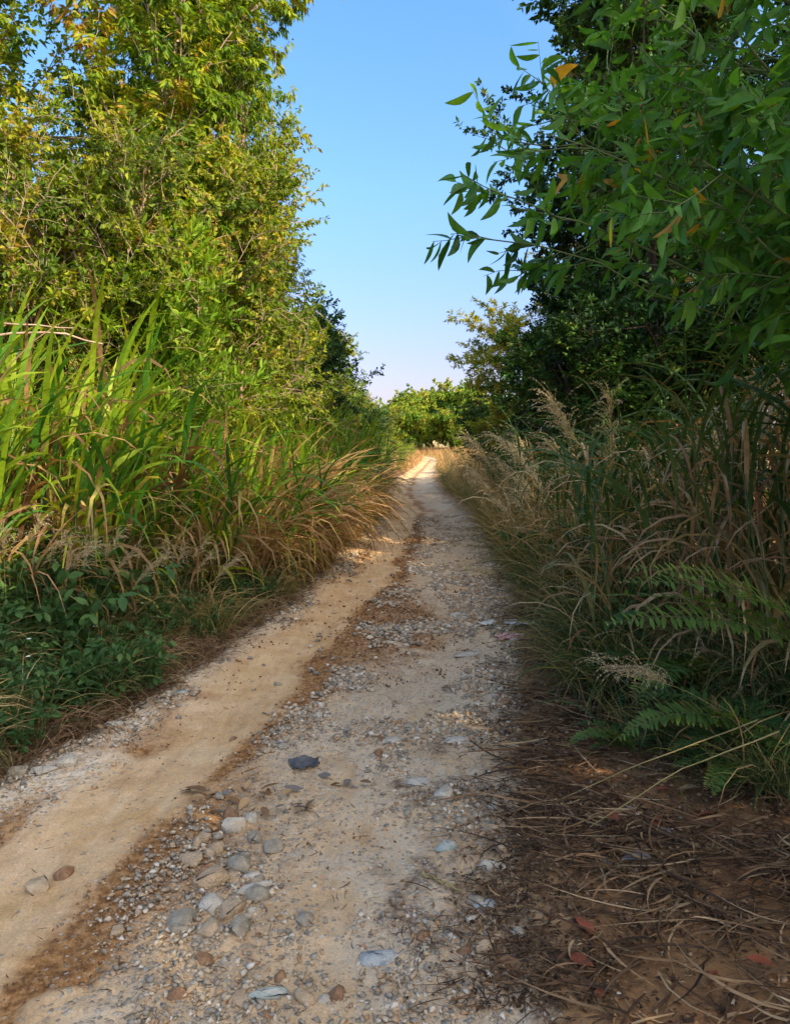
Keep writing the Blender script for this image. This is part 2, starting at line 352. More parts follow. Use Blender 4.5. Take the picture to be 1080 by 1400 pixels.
def fern(name, seed, nf=7, L=(.6, .9), az0=0, azs=1.2, pin=.11, k=(.9, 1.7), th=(.4, .9), npin=34, vb=.5, pw=1.3, tp=.16):
    r = np.random.default_rng(seed); e = empty(name)
    for i in range(nf):
        az = az0 + r.normal() * azs; Lf = r.uniform(*L); seg = 14; s = (np.arange(seg) + .5) / seg
        t0 = r.uniform(*th); kk = r.uniform(*k); a = t0 + kk * s ** pw
        P = np.zeros((1, seg + 1, 3)); P[0, 1:, 0] = np.cumsum(np.sin(a) * math.cos(az)) * Lf / seg; P[0, 1:, 1] = np.cumsum(np.sin(a) * math.sin(az)) * Lf / seg; P[0, 1:, 2] = np.cumsum(np.cos(a)) * Lf / seg
        sV, sQ = tubes(P, .0028, .0009, 5)
        t = np.repeat(np.linspace(tp, .99, npin), 2); sgn = np.tile([1, -1], npin); p, tn = at_t(P, np.zeros(len(t), int), t)
        side = np.stack([-math.sin(az) * sgn, math.cos(az) * sgn, 0 * t], -1); upv = nrm(np.cross(tn, side) * sgn[:, None])
        upv = np.where(upv[:, 2:3] < 0, -upv, upv)
        roll = r.normal() * .3
        d = nrm(side + tn * .38 + upv * (.12 + roll * sgn[:, None]) + r.normal(size=tn.shape) * .13)
        tq = (t - tp) / (1 - tp); lp = pin * np.sin(np.clip(tq * .82 + .18, 0, 1) * math.pi) ** .75 * U(r, .9, 1.08, len(t)) + .008
        V, F = place(T_fine(.25, .25, .05), p, d, upv, lp, lp * .17 + .004)
        v = np.clip(vb + r.normal() * .2 + r.normal(size=len(t)) * .08 + (tq > .93) * .3, 0, 1); v = np.where(r.random(len(t)) < .04, 1, v); v = np.repeat(v, 24)
        kp = np.repeat(r.random(len(t)) > .07, 24); F = F[kp]; v = v[kp]
        fr = obj('frond', mesh('frond', V, F, None, M['fern'], {'v': v}), e)
        obj('midrib', mesh('midrib', sV, None, sQ, M['gstem']), fr)
    return e
def weed(name, seed, n=9, H=(.18, .4), leaf=.065, mat='weed', flowers=0):
    r = np.random.default_rng(seed); e = empty(name); a = r.random(n) * 6.28
    d = np.stack([np.cos(a) * .5, np.sin(a) * .5, np.ones(n)], -1); p = np.stack([r.normal(size=n) * .06, r.normal(size=n) * .06, np.full(n, -.02)], -1)
    st = grow(p, d, U(r, *H, n), 5, 0, .1, r); sV, sQ = tubes(st, .0028, .0014, 4)
    b, bd, bi, bt = spawn(st, 5, .25, .95, .9, r); br = grow(b, bd, .09, 2, .2, .1, r)
    V, F, v = leaves_on(np.concatenate([br]), 6, leaf, leaf * .48, .15, r, T_fine(.2, .25), np.full(len(br), .5), .9, .3, .25, upb=1.6)
    obj('stems', mesh('stems', sV, None, sQ, M['gstem']), e)
    obj('leaves', mesh('leaves', V, F, None, M[mat], {'v': v}), e)
    for i in range(flowers):
        c = st[i, -1] + np.array([0, 0, .03]); th = np.arange(6) / 6 * 6.28
        dd = np.stack([np.cos(th), np.sin(th), 0 * th + .25], -1)
        V, F = place(T_fine(.1, .1), np.repeat(c[None], 6, 0), dd, np.tile([[0, 0, 1.]], (6, 1)), .014, .011)
        obj('flower', mesh('flower', V, F, None, M['flower']), e)
    return e

#SETTING
# ------------------------------------------------------------------ ground and road
def attr_node(nt, n): a = nt.nodes.new('ShaderNodeAttribute'); a.attribute_name = n; return a.outputs['Fac']
def mixc(nt, f, a, b):
    m = nt.nodes.new('ShaderNodeMix'); m.data_type = 'RGBA'; L = nt.links
    for s, v in ((m.inputs[0], f), (m.inputs[6], a), (m.inputs[7], b)):
        if hasattr(v, 'links') or hasattr(v, 'node'): L.new(v, s)
        elif isinstance(v, tuple): s.default_value = (*v, 1)
        else: s.default_value = v
    return m.outputs[2]
def math_(nt, op, a, b=None, clamp=False):
    m = nt.nodes.new('ShaderNodeMath'); m.operation = op; m.use_clamp = clamp
    for i, v in enumerate((a, b)):
        if v is None: continue
        if hasattr(v, 'node'): nt.links.new(v, m.inputs[i])
        else: m.inputs[i].default_value = v
    return m.outputs[0]
def tex(nt, vec, scale, detail=4, kind='noise', rough=.5):
    n = nt.nodes.new('ShaderNodeTexNoise' if kind == 'noise' else 'ShaderNodeTexVoronoi'); n.inputs['Scale'].default_value = scale
    nt.links.new(vec, n.inputs['Vector'])
    if kind == 'noise':
        n.inputs['Detail'].default_value = detail; n.inputs['Roughness'].default_value = rough; return n.outputs['Fac']
    return n
def maprange(nt, v, a, b, c=0, d=1):
    m = nt.nodes.new('ShaderNodeMapRange'); nt.links.new(v, m.inputs[0])
    for i, q in enumerate((a, b, c, d)): m.inputs[i + 1].default_value = q
    m.clamp = True; return m.outputs[0]
def road_material():
    m, nt, out = nmat('dirt_road'); L = nt.links
    tc = nt.nodes.new('ShaderNodeTexCoord').outputs['Object']
    n1 = tex(nt, tc, 3, 8, rough=.65); n2 = tex(nt, tc, 28, 6, rough=.7); n3 = tex(nt, tc, 120, 3)
    base = mixc(nt, maprange(nt, n1, .35, .65), (.50, .31, .14), (.62, .43, .245))
    base = mixc(nt, math_(nt, 'MULTIPLY', attr_node(nt, 'pale'), maprange(nt, n2, .35, .6), True), base, (.64, .59, .48))
    base = mixc(nt, math_(nt, 'MULTIPLY', attr_node(nt, 'grey'), maprange(nt, n2, .3, .55), True), base, (.46, .35, .225))
    mp = nt.nodes.new('ShaderNodeMapping'); mp.inputs['Scale'].default_value = (14, 2.2, 1); mp.inputs['Rotation'].default_value = (0, 0, -.16); L.new(tc, mp.inputs[0]); n4 = tex(nt, mp.outputs[0], 1, 7, rough=.7)
    base = mixc(nt, maprange(nt, n4, .50, .72, 0, .5), base, (.30, .17, .08)); base = mixc(nt, maprange(nt, n4, .45, .28, 0, .6), base, (.66, .50, .31))
    og = math_(nt, 'MULTIPLY', attr_node(nt, 'orange'), maprange(nt, n2, .15, .5), True)
    base = mixc(nt, og, base, (.31, .15, .05))
    og2 = math_(nt, 'MULTIPLY', attr_node(nt, 'orange'), maprange(nt, n2, .47, .66), True)
    base = mixc(nt, og2, base, (.12, .055, .022))
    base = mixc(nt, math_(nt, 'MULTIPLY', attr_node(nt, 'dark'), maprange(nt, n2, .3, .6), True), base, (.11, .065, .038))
    # small stones set in the surface
    v = tex(nt, tc, 60, kind='v'); v.inputs['Randomness'].default_value = 1
    cell = v.outputs['Color']; sp = nt.nodes.new('ShaderNodeSeparateColor'); L.new(cell, sp.inputs[0])
    on = math_(nt, 'GREATER_THAN', math_(nt, 'ADD', math_(nt, 'MULTIPLY', attr_node(nt, 'grav'), .60), sp.outputs[0]), .95)
    inside = maprange(nt, v.outputs['Distance'], .36, .52, 1, 0)
    st = math_(nt, 'MULTIPLY', on, inside)
    scol = ramp(nt, [(0, (.16, .145, .12)), (.35, (.28, .26, .21)), (.6, (.44, .40, .33)), (.85, (.36, .24, .14)), (1, (.55, .52, .46))]); L.new(sp.outputs[1], scol.inputs[0])
    base = mixc(nt, math_(nt, 'MULTIPLY', st, .8), base, scol.outputs[0])
    fine = maprange(nt, n3, .3, .7, .82, 1.15); vm = nt.nodes.new('ShaderNodeVectorMath'); vm.operation = 'SCALE'
    L.new(base, vm.inputs[0]); L.new(fine, vm.inputs['Scale'])
    p = nt.nodes.new('ShaderNodeBsdfPrincipled'); p.inputs['Roughness'].default_value = .93; p.inputs['Specular IOR Level'].default_value = .2
    L.new(vm.outputs[0], p.inputs['Base Color'])
    h = math_(nt, 'ADD', math_(nt, 'ADD', math_(nt, 'MULTIPLY', n2, .8), math_(nt, 'MULTIPLY', n3, .25)), math_(nt, 'MULTIPLY', st, .5))
    b = nt.nodes.new('ShaderNodeBump'); b.inputs['Strength'].default_value = .7; b.inputs['Distance'].default_value = .012
    L.new(h, b.inputs['Height']); L.new(b.outputs[0], p.inputs['Normal']); L.new(p.outputs[0], out.inputs[0])
    return m
def ground_material():
    m, nt, out = nmat('soil'); L = nt.links
    tc = nt.nodes.new('ShaderNodeTexCoord').outputs['Object']
    n1 = tex(nt, tc, 2.2, 8, rough=.65); n2 = tex(nt, tc, 24, 6, rough=.7); n3 = tex(nt, tc, 90, 3)
    base = mixc(nt, maprange(nt, n1, .4, .62), (.15, .07, .034), (.34, .17, .07))
    base = mixc(nt, maprange(nt, n2, .45, .7), base, (.06, .035, .022))
    base = mixc(nt, math_(nt, 'MULTIPLY', attr_node(nt, 'tan'), maprange(nt, n2, .35, .55), True), base, (.36, .25, .14))
    base = mixc(nt, attr_node(nt, 'farg'), base, (.34, .26, .11))
    base = mixc(nt, math_(nt, 'MULTIPLY', attr_node(nt, 'warm'), maprange(nt, n2, .35, .6), True), base, (.30, .165, .07))
    p = nt.nodes.new('ShaderNodeBsdfPrincipled'); p.inputs['Roughness'].default_value = .95; p.inputs['Specular IOR Level'].default_value = .15
    L.new(base, p.inputs['Base Color'])
    b = nt.nodes.new('ShaderNodeBump'); b.inputs['Strength'].default_value = .8; b.inputs['Distance'].default_value = .02
    L.new(math_(nt, 'ADD', n2, math_(nt, 'MULTIPLY', n3, .3)), b.inputs['Height']); L.new(b.outputs[0], p.inputs['Normal']); L.new(p.outputs[0], out.inputs[0])
    return m
def grid(X, Y):
    ny, nx = X.shape; i = np.arange((ny - 1) * (nx - 1)); rr = i // (nx - 1); cc = i % (nx - 1); a = rr * nx + cc
    return np.stack([a, a + 1, a + nx + 1, a + nx], -1)
def build_ground():
    xs = np.concatenate([-np.geomspace(400, 3.3, 60)[:-1], np.linspace(-3.3, 3.3, 150), np.geomspace(3.3, 400, 60)[1:]])
    ys = np.concatenate([-np.geomspace(400, 3, 25), np.linspace(-2.6, 1.4, 20), np.geomspace(1.6, 120, 420), np.geomspace(125, 900, 20)])
    X, Y = np.meshgrid(xs, ys); Z = gz(X, Y)
    u = (X - road_l(Y)) / (road_r(Y) - road_l(Y)); Z = np.where((u > .02) & (u < .98), Z - .09, Z)
    ex = sm(0, .5, X - road_r(Y)) * sm(2.6, 1.0, X - road_r(Y)) * sm(6, 2.5, Y)
    Z = Z + ex * .05 * (fbm(X * 7, Y * 4.5, 33, 5) - .5)
    warm = ex * sm(.42, .6, fbm(X * 2.3, Y * 2.3, 21)) + .8 * sm(.5, .62, fbm(X * 3, Y * 3, 8)) * sm(1, .1, X - road_r(Y)) * (X > road_r(Y)) * sm(9, 7, Y)
    dR = X - road_r(Y); warm = np.maximum(warm, .0); tan = sm(.34, .0, dR + .35 * (fbm(X * 6, Y * 5, 51) - .5)) * (dR > -.3)
    farg = sm(38, 55, Y) + sm(14, 30, np.abs(X))
    o = obj('ground', mesh('ground', np.stack([X, Y, Z], -1).reshape(-1, 3), None, grid(X, Y), ground_material(), pattr={'warm': np.clip(warm, 0, 1).ravel(), 'tan': np.clip(tan, 0, 1).ravel(), 'farg': np.clip(farg, 0, 1).ravel()}))
    tag(o, kind='structure')
def masks(X, Y):
    u = (X - road_l(Y)) / (road_r(Y) - road_l(Y)); w1 = (fbm(X * 1.6, Y * .9, 41) - .5); n = fbm(X * 4, Y * 3, 42); nf = fbm(X * 9, Y * 7, 43)
    uu = u + w1 * .22
    rib = np.exp(-((uu - .44) / .05) ** 2)
    orange = rib * sm(.34, .52, n) * 1.8 + .8 * sm(.60, .72, fbm(X * 2.5, Y * 1.3, 44)) * sm(.75, .5, u) + .55 * sm(.12, .03, np.abs(uu - .13)) * sm(.5, .65, n) 
    orange += 3 * np.exp(-((Y - 6.6) / 1.0) ** 2 - ((X + .14) / .42) ** 2) * sm(.25, .5, nf) + 1.0 * np.exp(-((Y - 3.0) / .55) ** 2 - ((X + .78) / .17) ** 2)
    orange += .9 * np.exp(-((Y - 12) / .7) ** 2 - ((X - .35) / .25) ** 2) * sm(.3, .5, nf)
    track = np.exp(-((uu - .28) / .11) ** 4)
    orange = orange * (1 - .75 * track)
    grav = sm(.44, .52, uu) * sm(.62, .45, np.abs(uu - .72) * 1.4) * (.35 + .65 * sm(.35, .55, n)) + .9 * np.exp(-((uu - .55) / .09) ** 2) + sm(.16, .05, uu) * .9
    grav = np.clip(grav * (1 - .9 * track) * (1 - .5 * np.exp(-((uu - .8) / .06) ** 2)), 0, 1) * sm(60, 12, Y)
    pale = sm(.2, .02, uu) * sm(9, 5, Y) + .75 * sm(.5, .6, uu) * sm(.45, .62, fbm(X * 3, Y * 2, 46)); grey = sm(.45, .58, uu) * (.4 + .6 * n)
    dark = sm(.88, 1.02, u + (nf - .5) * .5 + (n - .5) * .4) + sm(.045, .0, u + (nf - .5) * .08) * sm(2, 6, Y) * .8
    return [np.clip(q, 0, 1) for q in (orange, grav, pale, grey, dark)]
def build_road():
    ys = np.concatenate([np.linspace(-3, 1.5, 20)[:-1], np.geomspace(1.5, 77, 640)]); us = np.linspace(-.06, 1.06, 190)
    Uu, Y = np.meshgrid(us, ys)
    eL = .10 * (fbm(Y * 2.2, Y * 0 + 3, 61) - .5) + .05 * (vn(Y * 9, Y * 0, 62) - .5); eR = .20 * (fbm(Y * 2, Y * 0 + 7, 63) - .5) + .08 * (vn(Y * 9, Y * 0, 64) - .5)
    X = road_l(Y) + eL * (1 - Uu) + eR * Uu + Uu * (road_r(Y) - road_l(Y))
    Z = road_z(X, Y); ed = sm(.0, -.06, Uu) + sm(1, 1.06, Uu); Z = np.maximum(Z, -.03) - ed * .05
    edge_in = sm(.05, 0, Uu) + sm(.95, 1, Uu); Z = Z * (1 - edge_in) + edge_in * (gz(X, Y) + .006 + .01 * (fbm(X * 12, Y * 12, 5) - .5)) - ed * .02
    ms = masks(X, Y); fr = fbm(X * 38, Y * 34, 70, 3) - .5
    Z = Z + fr * .018 * (.35 + ms[1]) * sm(12, 5, Y) - .008 * ms[0]
    o = obj('dirt_road', mesh('dirt_road', np.stack([X, Y, Z], -1).reshape(-1, 3), None, grid(X, Y), road_material(),
        pattr=dict(zip(('orange', 'grav', 'pale', 'grey', 'dark'), [q.ravel() for q in ms]))))
    tag(o, kind='structure')
build_ground(); build_road()

# ------------------------------------------------------------------ stones
def rock_mesh(name, seed, mat, flat=.6, sub=2, rough=.28):
    """angular broken stone: hull of a few random points, its edges slightly worn"""
    import bmesh
    r = np.random.default_rng(seed); n = {1: 11, 2: 17, 3: 26}[sub]
    P = nrm(r.normal(size=(n, 3))) * r.uniform(.36, .52, (n, 1)) * np.array([1, r.uniform(.6, .9), flat])
    bm = bmesh.new()
    for p in P: bm.verts.new(p)
    bmesh.ops.convex_hull(bm, input=bm.verts[:])
    for v in [v for v in bm.verts if not v.link_faces]: bm.verts.remove(v)
    if sub > 1: bmesh.ops.bevel(bm, geom=bm.edges[:], offset=.03, segments=1, affect='EDGES')
    bmesh.ops.triangulate(bm, faces=bm.faces[:]); bm.verts.index_update(); bm.verts.ensure_lookup_table()
    V = np.array([v.co[:] for v in bm.verts]); F = np.array([[v.index for v in f.verts] for f in bm.faces]); bm.free()
    V[:, 2] += .5 * flat * .45
    return V, F
STONES = {
    'tan': noise_mat('tan_stone', (.36, .25, .15), (.54, .41, .26), 5, .85, .5, bdist=.05),
    'grey': noise_mat('grey_stone', (.23, .195, .14), (.43, .37, .27), 5, .8, .5, bdist=.05),
    'pale': noise_mat('pale_stone', (.40, .35, .26), (.60, .53, .42), 5, .85, .5, bdist=.05),
    'brown': noise_mat('brown_stone', (.20, .11, .06), (.36, .21, .11), 5, .85, .5, bdist=.05)}
skin = {}
for k in STONES:
    for j in range(4):
        V, F = rock_mesh('stone', 100 + j + 10 * len(skin), None, flat=.45 + .12 * j)
        skin[(k, j)] = mesh('stone', V, F, None, STONES[k], smooth=False)
words = {'tan': ('sandy tan stone lying loose in the gravel of the dirt road', 'tan stones in the road gravel'),
         'grey': ('grey angular stone lying loose in the gravel of the dirt road', 'grey stones in the road gravel'),
         'pale': ('pale whitish stone lying loose on the dirt road', 'pale stones on the road'),
         'brown': ('rusty brown stone lying loose on the dirt road', 'brown stones on the road')}
def scatter_road(n, y0, y1, r, wexp=1.0, thr=None):
    """points on the road, denser where the gravel is"""
    outx = []; outy = []
    while len(outx) < n:
        y = y0 * (y1 / y0) ** r.random(n * 4); u = r.uniform(-.02, 1.02, n * 4); x = road_l(y) + u * (road_r(y) - road_l(y))
        g = masks(x, y)[1]; cl = sm(.40, .62, fbm(x * 3.3, y * 2.2, 91)); keep = r.random(n * 4) < (g * cl) ** wexp * .95 + .004
        outx += list(x[keep]); outy += list(y[keep])
    return np.array(outx[:n]), np.array(outy[:n])
r = np.random.default_rng(31)
sx, sy = scatter_road(215, 2.0, 6.5, r)
def stone(x, y, size, k, j, rz, label=None, group=None, sc=(1, 1, 1), tilt=(0, 0)):
    size *= 1.45; o = obj('stone', skin[(k, j)]); z = float(surf(x, y))
    o.location = (x, y, z - .12 * size); o.rotation_euler = (tilt[0], tilt[1], rz); o.scale = (size * sc[0], size * sc[1], size * sc[2])
    w = words[k]; tag(o, label or w[0], 'stone', group if label else w[1]); return o
for x, y in zip(sx, sy):
    stone(x, y, (.026 + .046 * r.random() ** 2.2), ['tan', 'grey', 'pale', 'tan', 'grey', 'brown'][r.integers(6)], r.integers(4), r.random() * 6.28, tilt=(r.normal() * .2, r.normal() * .2))
# the pile of larger stones beside the orange soil, nearest the camera
pile = [(-.77, 2.78, .07, 'tan'), (-.70, 2.86, .05, 'tan'), (-.66, 2.62, .075, 'tan'), (-.58, 2.72, .06, 'grey'), (-.52, 2.66, .05, 'pale'), (-.62, 2.50, .07, 'pale'),
        (-.55, 2.46, .06, 'tan'), (-.48, 2.55, .055, 'grey'), (-.70, 2.42, .065, 'grey'), (-.60, 2.36, .06, 'tan'), (-.50, 2.36, .055, 'grey'), (-.66, 3.02, .065, 'pale'),
        (-.60, 3.10, .055, 'pale'), (-.69, 3.14, .06, 'brown'), (-.55, 2.92, .05, 'grey'), (-.47, 2.86, .055, 'grey'), (-.40, 2.74, .05, 'tan'), (-.58, 2.22, .05, 'brown'),
        (-1.28, 2.62, .06, 'tan'), (-1.22, 2.70, .045, 'brown'), (-.44, 2.06, .045, 'tan'), (-.62, 2.08, .05, 'brown'), (.28, 2.5, .045, 'grey'), (.22, 3.3, .06, 'pale'), (.36, 2.72, .07, 'pale'), (-1.9, 3.4, .08, 'pale'), (-1.78, 3.52, .07, 'grey'), (-1.6, 3.62, .07, 'pale'), (-1.88, 3.2, .05, 'grey')]
for i, (x, y, s, k) in enumerate(pile):
    o = stone(x, y, s * 1.45, k, i % 4, i * 1.7, tilt=(.1 * math.sin(i), .1 * math.cos(3 * i)))
    if i < 18:
        o['label'] = {'tan': 'fist sized sandy stone in the heap beside the orange soil patch', 'grey': 'fist sized grey stone in the heap beside the orange soil patch',
                      'pale': 'fist sized pale stone in the heap beside the orange soil patch', 'brown': 'fist sized brown stone in the heap beside the orange soil patch'}[k]; o['group'] = k + ' stones of the roadside heap'
# fine gravel: nobody could count it
def gravel():
    r = np.random.default_rng(77); Vs = []; Fs = []; vs = []; o = 0
    T = [rock_mesh('g', 300 + i, None, .55, 1) for i in range(5)]
    x, y = scatter_road(28000, 1.9, 16, r, .9); s = (.009 + .036 * r.random(len(x)) ** 3) * np.clip(y / 3.2, .9, 2.0); z = surf(x, y)
    for i, (V, F) in enumerate(T):
        q = np.arange(i, len(x), 5); a = r.random(len(q)) * 6.28; c = np.cos(a)[:, None] * s[q, None]; sn = np.sin(a)[:, None] * s[q, None]
        P = np.stack([x[q, None] + V[None, :, 0] * c - V[None, :, 1] * sn, y[q, None] + V[None, :, 0] * sn + V[None, :, 1] * c, z[q, None] + (V[None, :, 2] - .05) * s[q, None]], -1)
        Vs.append(P.reshape(-1, 3)); Fs.append((F[None] + o + (np.arange(len(q)) * len(V))[:, None, None]).reshape(-1, 3)); o += P.shape[0] * P.shape[1]
        vs.append(np.repeat(r.random(len(q)), len(F)))
    m, nt, out = nmat('gravel'); rp = ramp(nt, [(0, (.18, .155, .115)), (.3, (.30, .26, .20)), (.5, (.44, .34, .22)), (.7, (.34, .20, .10)), (.8, (.46, .36, .24)), (1, (.60, .53, .42))])
    nt.links.new(attr_node(nt, 'v'), rp.inputs[0]); p = nt.nodes.new('ShaderNodeBsdfPrincipled'); p.inputs['Roughness'].default_value = .85; p.inputs['Specular IOR Level'].default_value = .25
    nt.links.new(rp.outputs[0], p.inputs['Base Color']); nt.links.new(p.outputs[0], out.inputs[0])
    g = obj('gravel', mesh('gravel', np.concatenate(Vs), np.concatenate(Fs), None, m, {'v': np.concatenate(vs)}, smooth=False))
    tag(g, 'loose fine gravel strewn over the middle and right of the dirt road', 'gravel', kind='stuff')
gravel()
# ------------------------------------------------------------------ trees
gum = tree('gum_tree', 'tree', H=10.5, clear=.25, rad=2.25, n1=40, n2=9, n3=7, nl=15, leaf=(.12, .040), droop=1.0, mat='gum', bark='bark_pale', seed=21, trunk_r=.055, prof='round', ang=.9, up1=.5, vbase=.45, upb=.2)
gum.put(-3.1, 10.0, 'tall slender gum tree with drooping olive leaves and a pinkish trunk above the cane grass', rz=.4, sc=(1.1, 1.1, 1))
gum.put(-3.05, 12.2, 'second slender gum tree, directly behind the pinkish trunked one', rz=2.6, sc=(.82, .82, .86))
gum.put(-2.2, 10.4, 'slim gum tree nearest the road on the left, drooping leaves against the sky', rz=.9, sc=(.52, .52, .80))
gum.put(-2.6, 11.2, 'narrow drooping gum tree whose crown edges the sky on the left', rz=4.4, sc=(.58, .58, .84))
dense = tree('broadleaf_tree', 'tree', H=8.2, clear=.12, rad=2.5, n1=40, n2=9, n3=7, nl=13, leaf=(.085, .05), droop=.5, mat='ytree', seed=22, trunk_r=.1, prof='round', vbase=.5, vj=.2)
dense.put(-5.6, 10.0, 'dense yellow green broadleaf tree at the left edge of the picture, behind the cane grass', rz=1)
dense.put(-4.5, 12.5, 'dense yellow green broadleaf tree standing just behind the slender gum tree', rz=3, sc=.82)
olive = tree('olive_green_tree', 'tree', H=4.9, stems=3, clear=.15, rad=1.6, n1=20, n2=8, n3=7, nl=12, leaf=(.07, .036), droop=.3, mat='olive', bark='bark_pale', seed=23, trunk_r=.04, prof='round', vbase=.45, vj=.2, twigs=True)
olive.put(-2.95, 9.0, 'twiggy olive brown small tree in front of the gum tree trunk', rz=0)
olive.put(-3.9, 8.4, 'twiggy brownish small tree left of the bright green sapling', rz=2.2, sc=.95)
olive.put(-2.95, 14.8, 'olive coloured small tree on the right shoulder of the left tree wall, against the sky', rz=4.2, sc=(.95, .95, 1.1))
olive.put(-3.2, 12.2, 'olive coloured small tree between the gum tree and the road, below its crown', rz=5.2, sc=(1.1, 1.1, 1.12))
bright = tree('bright_green_sapling', 'tree', H=4.1, stems=4, clear=.35, rad=.75, n1=13, n2=6, n3=5, nl=9, leaf=(.11, .028), droop=-.5, mat='bright', seed=24, trunk_r=.025, prof='round', T=T_fine(.15, .2, .1), vbase=.5, spread=.7, split=.12)
bright.put(-2.15, 8.7, 'bright green leafy sapling rising above the cane grass on the left of the road', rz=0)
dark = tree('dark_green_tree', 'tree', H=5.6, stems=3, clear=.08, rad=1.9, n1=18, n2=8, n3=6, nl=11, leaf=(.10, .05), droop=.2, mat='dark', bark='bark_dark', seed=25, trunk_r=.06, prof='round', vbase=.5, vj=.2)
dark.put(-3.35, 20.0, 'dark green bushy tree where the left tree wall steps down to the sky', rz=0)
dense.put(-2.62, 16.2, 'rounded yellow green tree filling the step between the left gums and the dark tree', rz=3.3, sc=(.5, .5, .70))
dark.put(-3.6, 18.5, 'dark green bushy tree behind the olive small trees left of the road', rz=2)
dark.put(-2.6, 29, 'small dark green tree farther along the left side of the road', rz=4, sc=(.85, .85, .78))
olive.put(-1.9, 36, 'small pale brown and green tree far along the left roadside', rz=1, sc=(.8, .8, .72))
olive.put(-1.3, 45, 'low brownish green bush farthest along the left roadside', rz=3, sc=(.9, .9, .66))
dense.put(-2.35, 25, 'rounded yellow green tree stepping down along the left roadside', rz=1.4, sc=(.62, .62, .56))
dark.put(-1.7, 33, 'dark bushy shrub stepping down along the left roadside towards the horizon', rz=.4, sc=(.7, .7, .58))
dense.put(-3.2, 41, 'yellow green roadside bush far off on the left, before the road bends', rz=5, sc=(.55, .55, .44))
# right side
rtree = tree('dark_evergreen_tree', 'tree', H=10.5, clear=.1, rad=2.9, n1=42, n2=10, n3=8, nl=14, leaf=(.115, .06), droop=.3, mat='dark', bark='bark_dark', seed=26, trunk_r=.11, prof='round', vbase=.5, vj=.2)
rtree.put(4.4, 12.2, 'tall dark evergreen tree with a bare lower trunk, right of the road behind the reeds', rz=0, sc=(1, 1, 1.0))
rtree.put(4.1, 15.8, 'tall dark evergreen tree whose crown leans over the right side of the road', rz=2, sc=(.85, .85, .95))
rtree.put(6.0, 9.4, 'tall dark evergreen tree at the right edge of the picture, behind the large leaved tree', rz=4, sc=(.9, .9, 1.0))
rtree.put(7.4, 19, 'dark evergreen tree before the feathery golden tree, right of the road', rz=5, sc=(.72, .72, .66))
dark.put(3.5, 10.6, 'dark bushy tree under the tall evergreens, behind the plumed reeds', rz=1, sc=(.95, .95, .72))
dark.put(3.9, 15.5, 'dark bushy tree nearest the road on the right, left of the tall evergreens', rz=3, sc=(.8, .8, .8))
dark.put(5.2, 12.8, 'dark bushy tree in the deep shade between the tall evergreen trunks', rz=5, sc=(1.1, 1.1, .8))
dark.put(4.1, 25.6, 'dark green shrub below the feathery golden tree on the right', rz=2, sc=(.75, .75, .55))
fe = tree('feathery_golden_tree', 'tree', H=5.6, clear=.25, rad=2.9, n1=24, n2=9, n3=8, nl=18, leaf=(.13, .04), droop=.1, mat='feather', bark='bark', seed=27, trunk_r=.09, prof='flat', ang=1.25, up1=-.1, l2=.4, spread=1.1, vbase=.5)
fe.put(4.0, 22.0, 'flat topped feathery golden tree reaching over the road on the right', rz=2.4, sc=(1.05, 1.05, .84))
# wooded background beyond the front rows
bgl = 'yellow green broadleaf tree in the wood behind the left roadside trees'
for x, y, s in ((-7.5, 13, 1.0), (-7.8, 8.2, .95), (-5.2, 16.5, .85), (-6, 22, .8), (-9.5, 17, 1), (-5, 29, .62)):
    dense.put(x, y, bgl, 'wood behind the left roadside trees', rz=x * 3, sc=s)
bgr = 'dark evergreen tree in the wood behind the right roadside trees'
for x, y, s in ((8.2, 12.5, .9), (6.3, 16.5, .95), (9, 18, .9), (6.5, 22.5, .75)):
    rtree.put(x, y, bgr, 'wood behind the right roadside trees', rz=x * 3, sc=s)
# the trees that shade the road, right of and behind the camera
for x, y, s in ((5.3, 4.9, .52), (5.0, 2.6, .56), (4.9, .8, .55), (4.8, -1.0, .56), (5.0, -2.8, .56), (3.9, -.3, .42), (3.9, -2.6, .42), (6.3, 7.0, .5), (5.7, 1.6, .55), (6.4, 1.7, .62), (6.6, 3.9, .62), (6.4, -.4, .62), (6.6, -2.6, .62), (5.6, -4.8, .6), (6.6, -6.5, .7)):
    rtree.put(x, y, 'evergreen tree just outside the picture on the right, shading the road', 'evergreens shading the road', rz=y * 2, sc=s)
# trees closing the end of the road
fart = tree('rounded_tree', 'tree', H=6.0, stems=3, split=.5, clear=.03, rad=3.0, n1=18, n2=8, n3=7, nl=9, leaf=(.24, .16), droop=.3, mat='far', seed=28, trunk_r=.1, prof='round', vbase=.4, vj=.25)
for x, y, s, l in ((.3, 79, .9, 'yellow green rounded tree left of the gap where the road ends'), (4.4, 84, 1.1, 'rounded green tree straight above the end of the road'),
                (6.2, 87, 1.3, 'broad green tree filling the back of the gap at the end of the road'), (5.7, 78, .75, 'round bush right beside the last visible stretch of the road'), (8.6, 80, 1.15, 'rounded green tree right of the end of the road, half behind the right roadside'), (-2.2, 76, .9, 'rounded tree at the left of the group closing the road'),
                (3.2, 92, 1.25, 'taller green tree behind the group closing the road'), (6.6, 74, .6, 'low yellow green bush at the end of the road')):
    fart.put(x, y, l, rz=x, sc=s)
for x, y, s in ((6.6, 27, .8), (7.0, 32, .8), (7.4, 37, .8), (8.2, 43, .8), (7.5, 49, .7)):
    dark.put(x, y, 'dark bushy tree in the right roadside wood, shading the far part of the road', 'far right roadside trees', rz=y, sc=s)
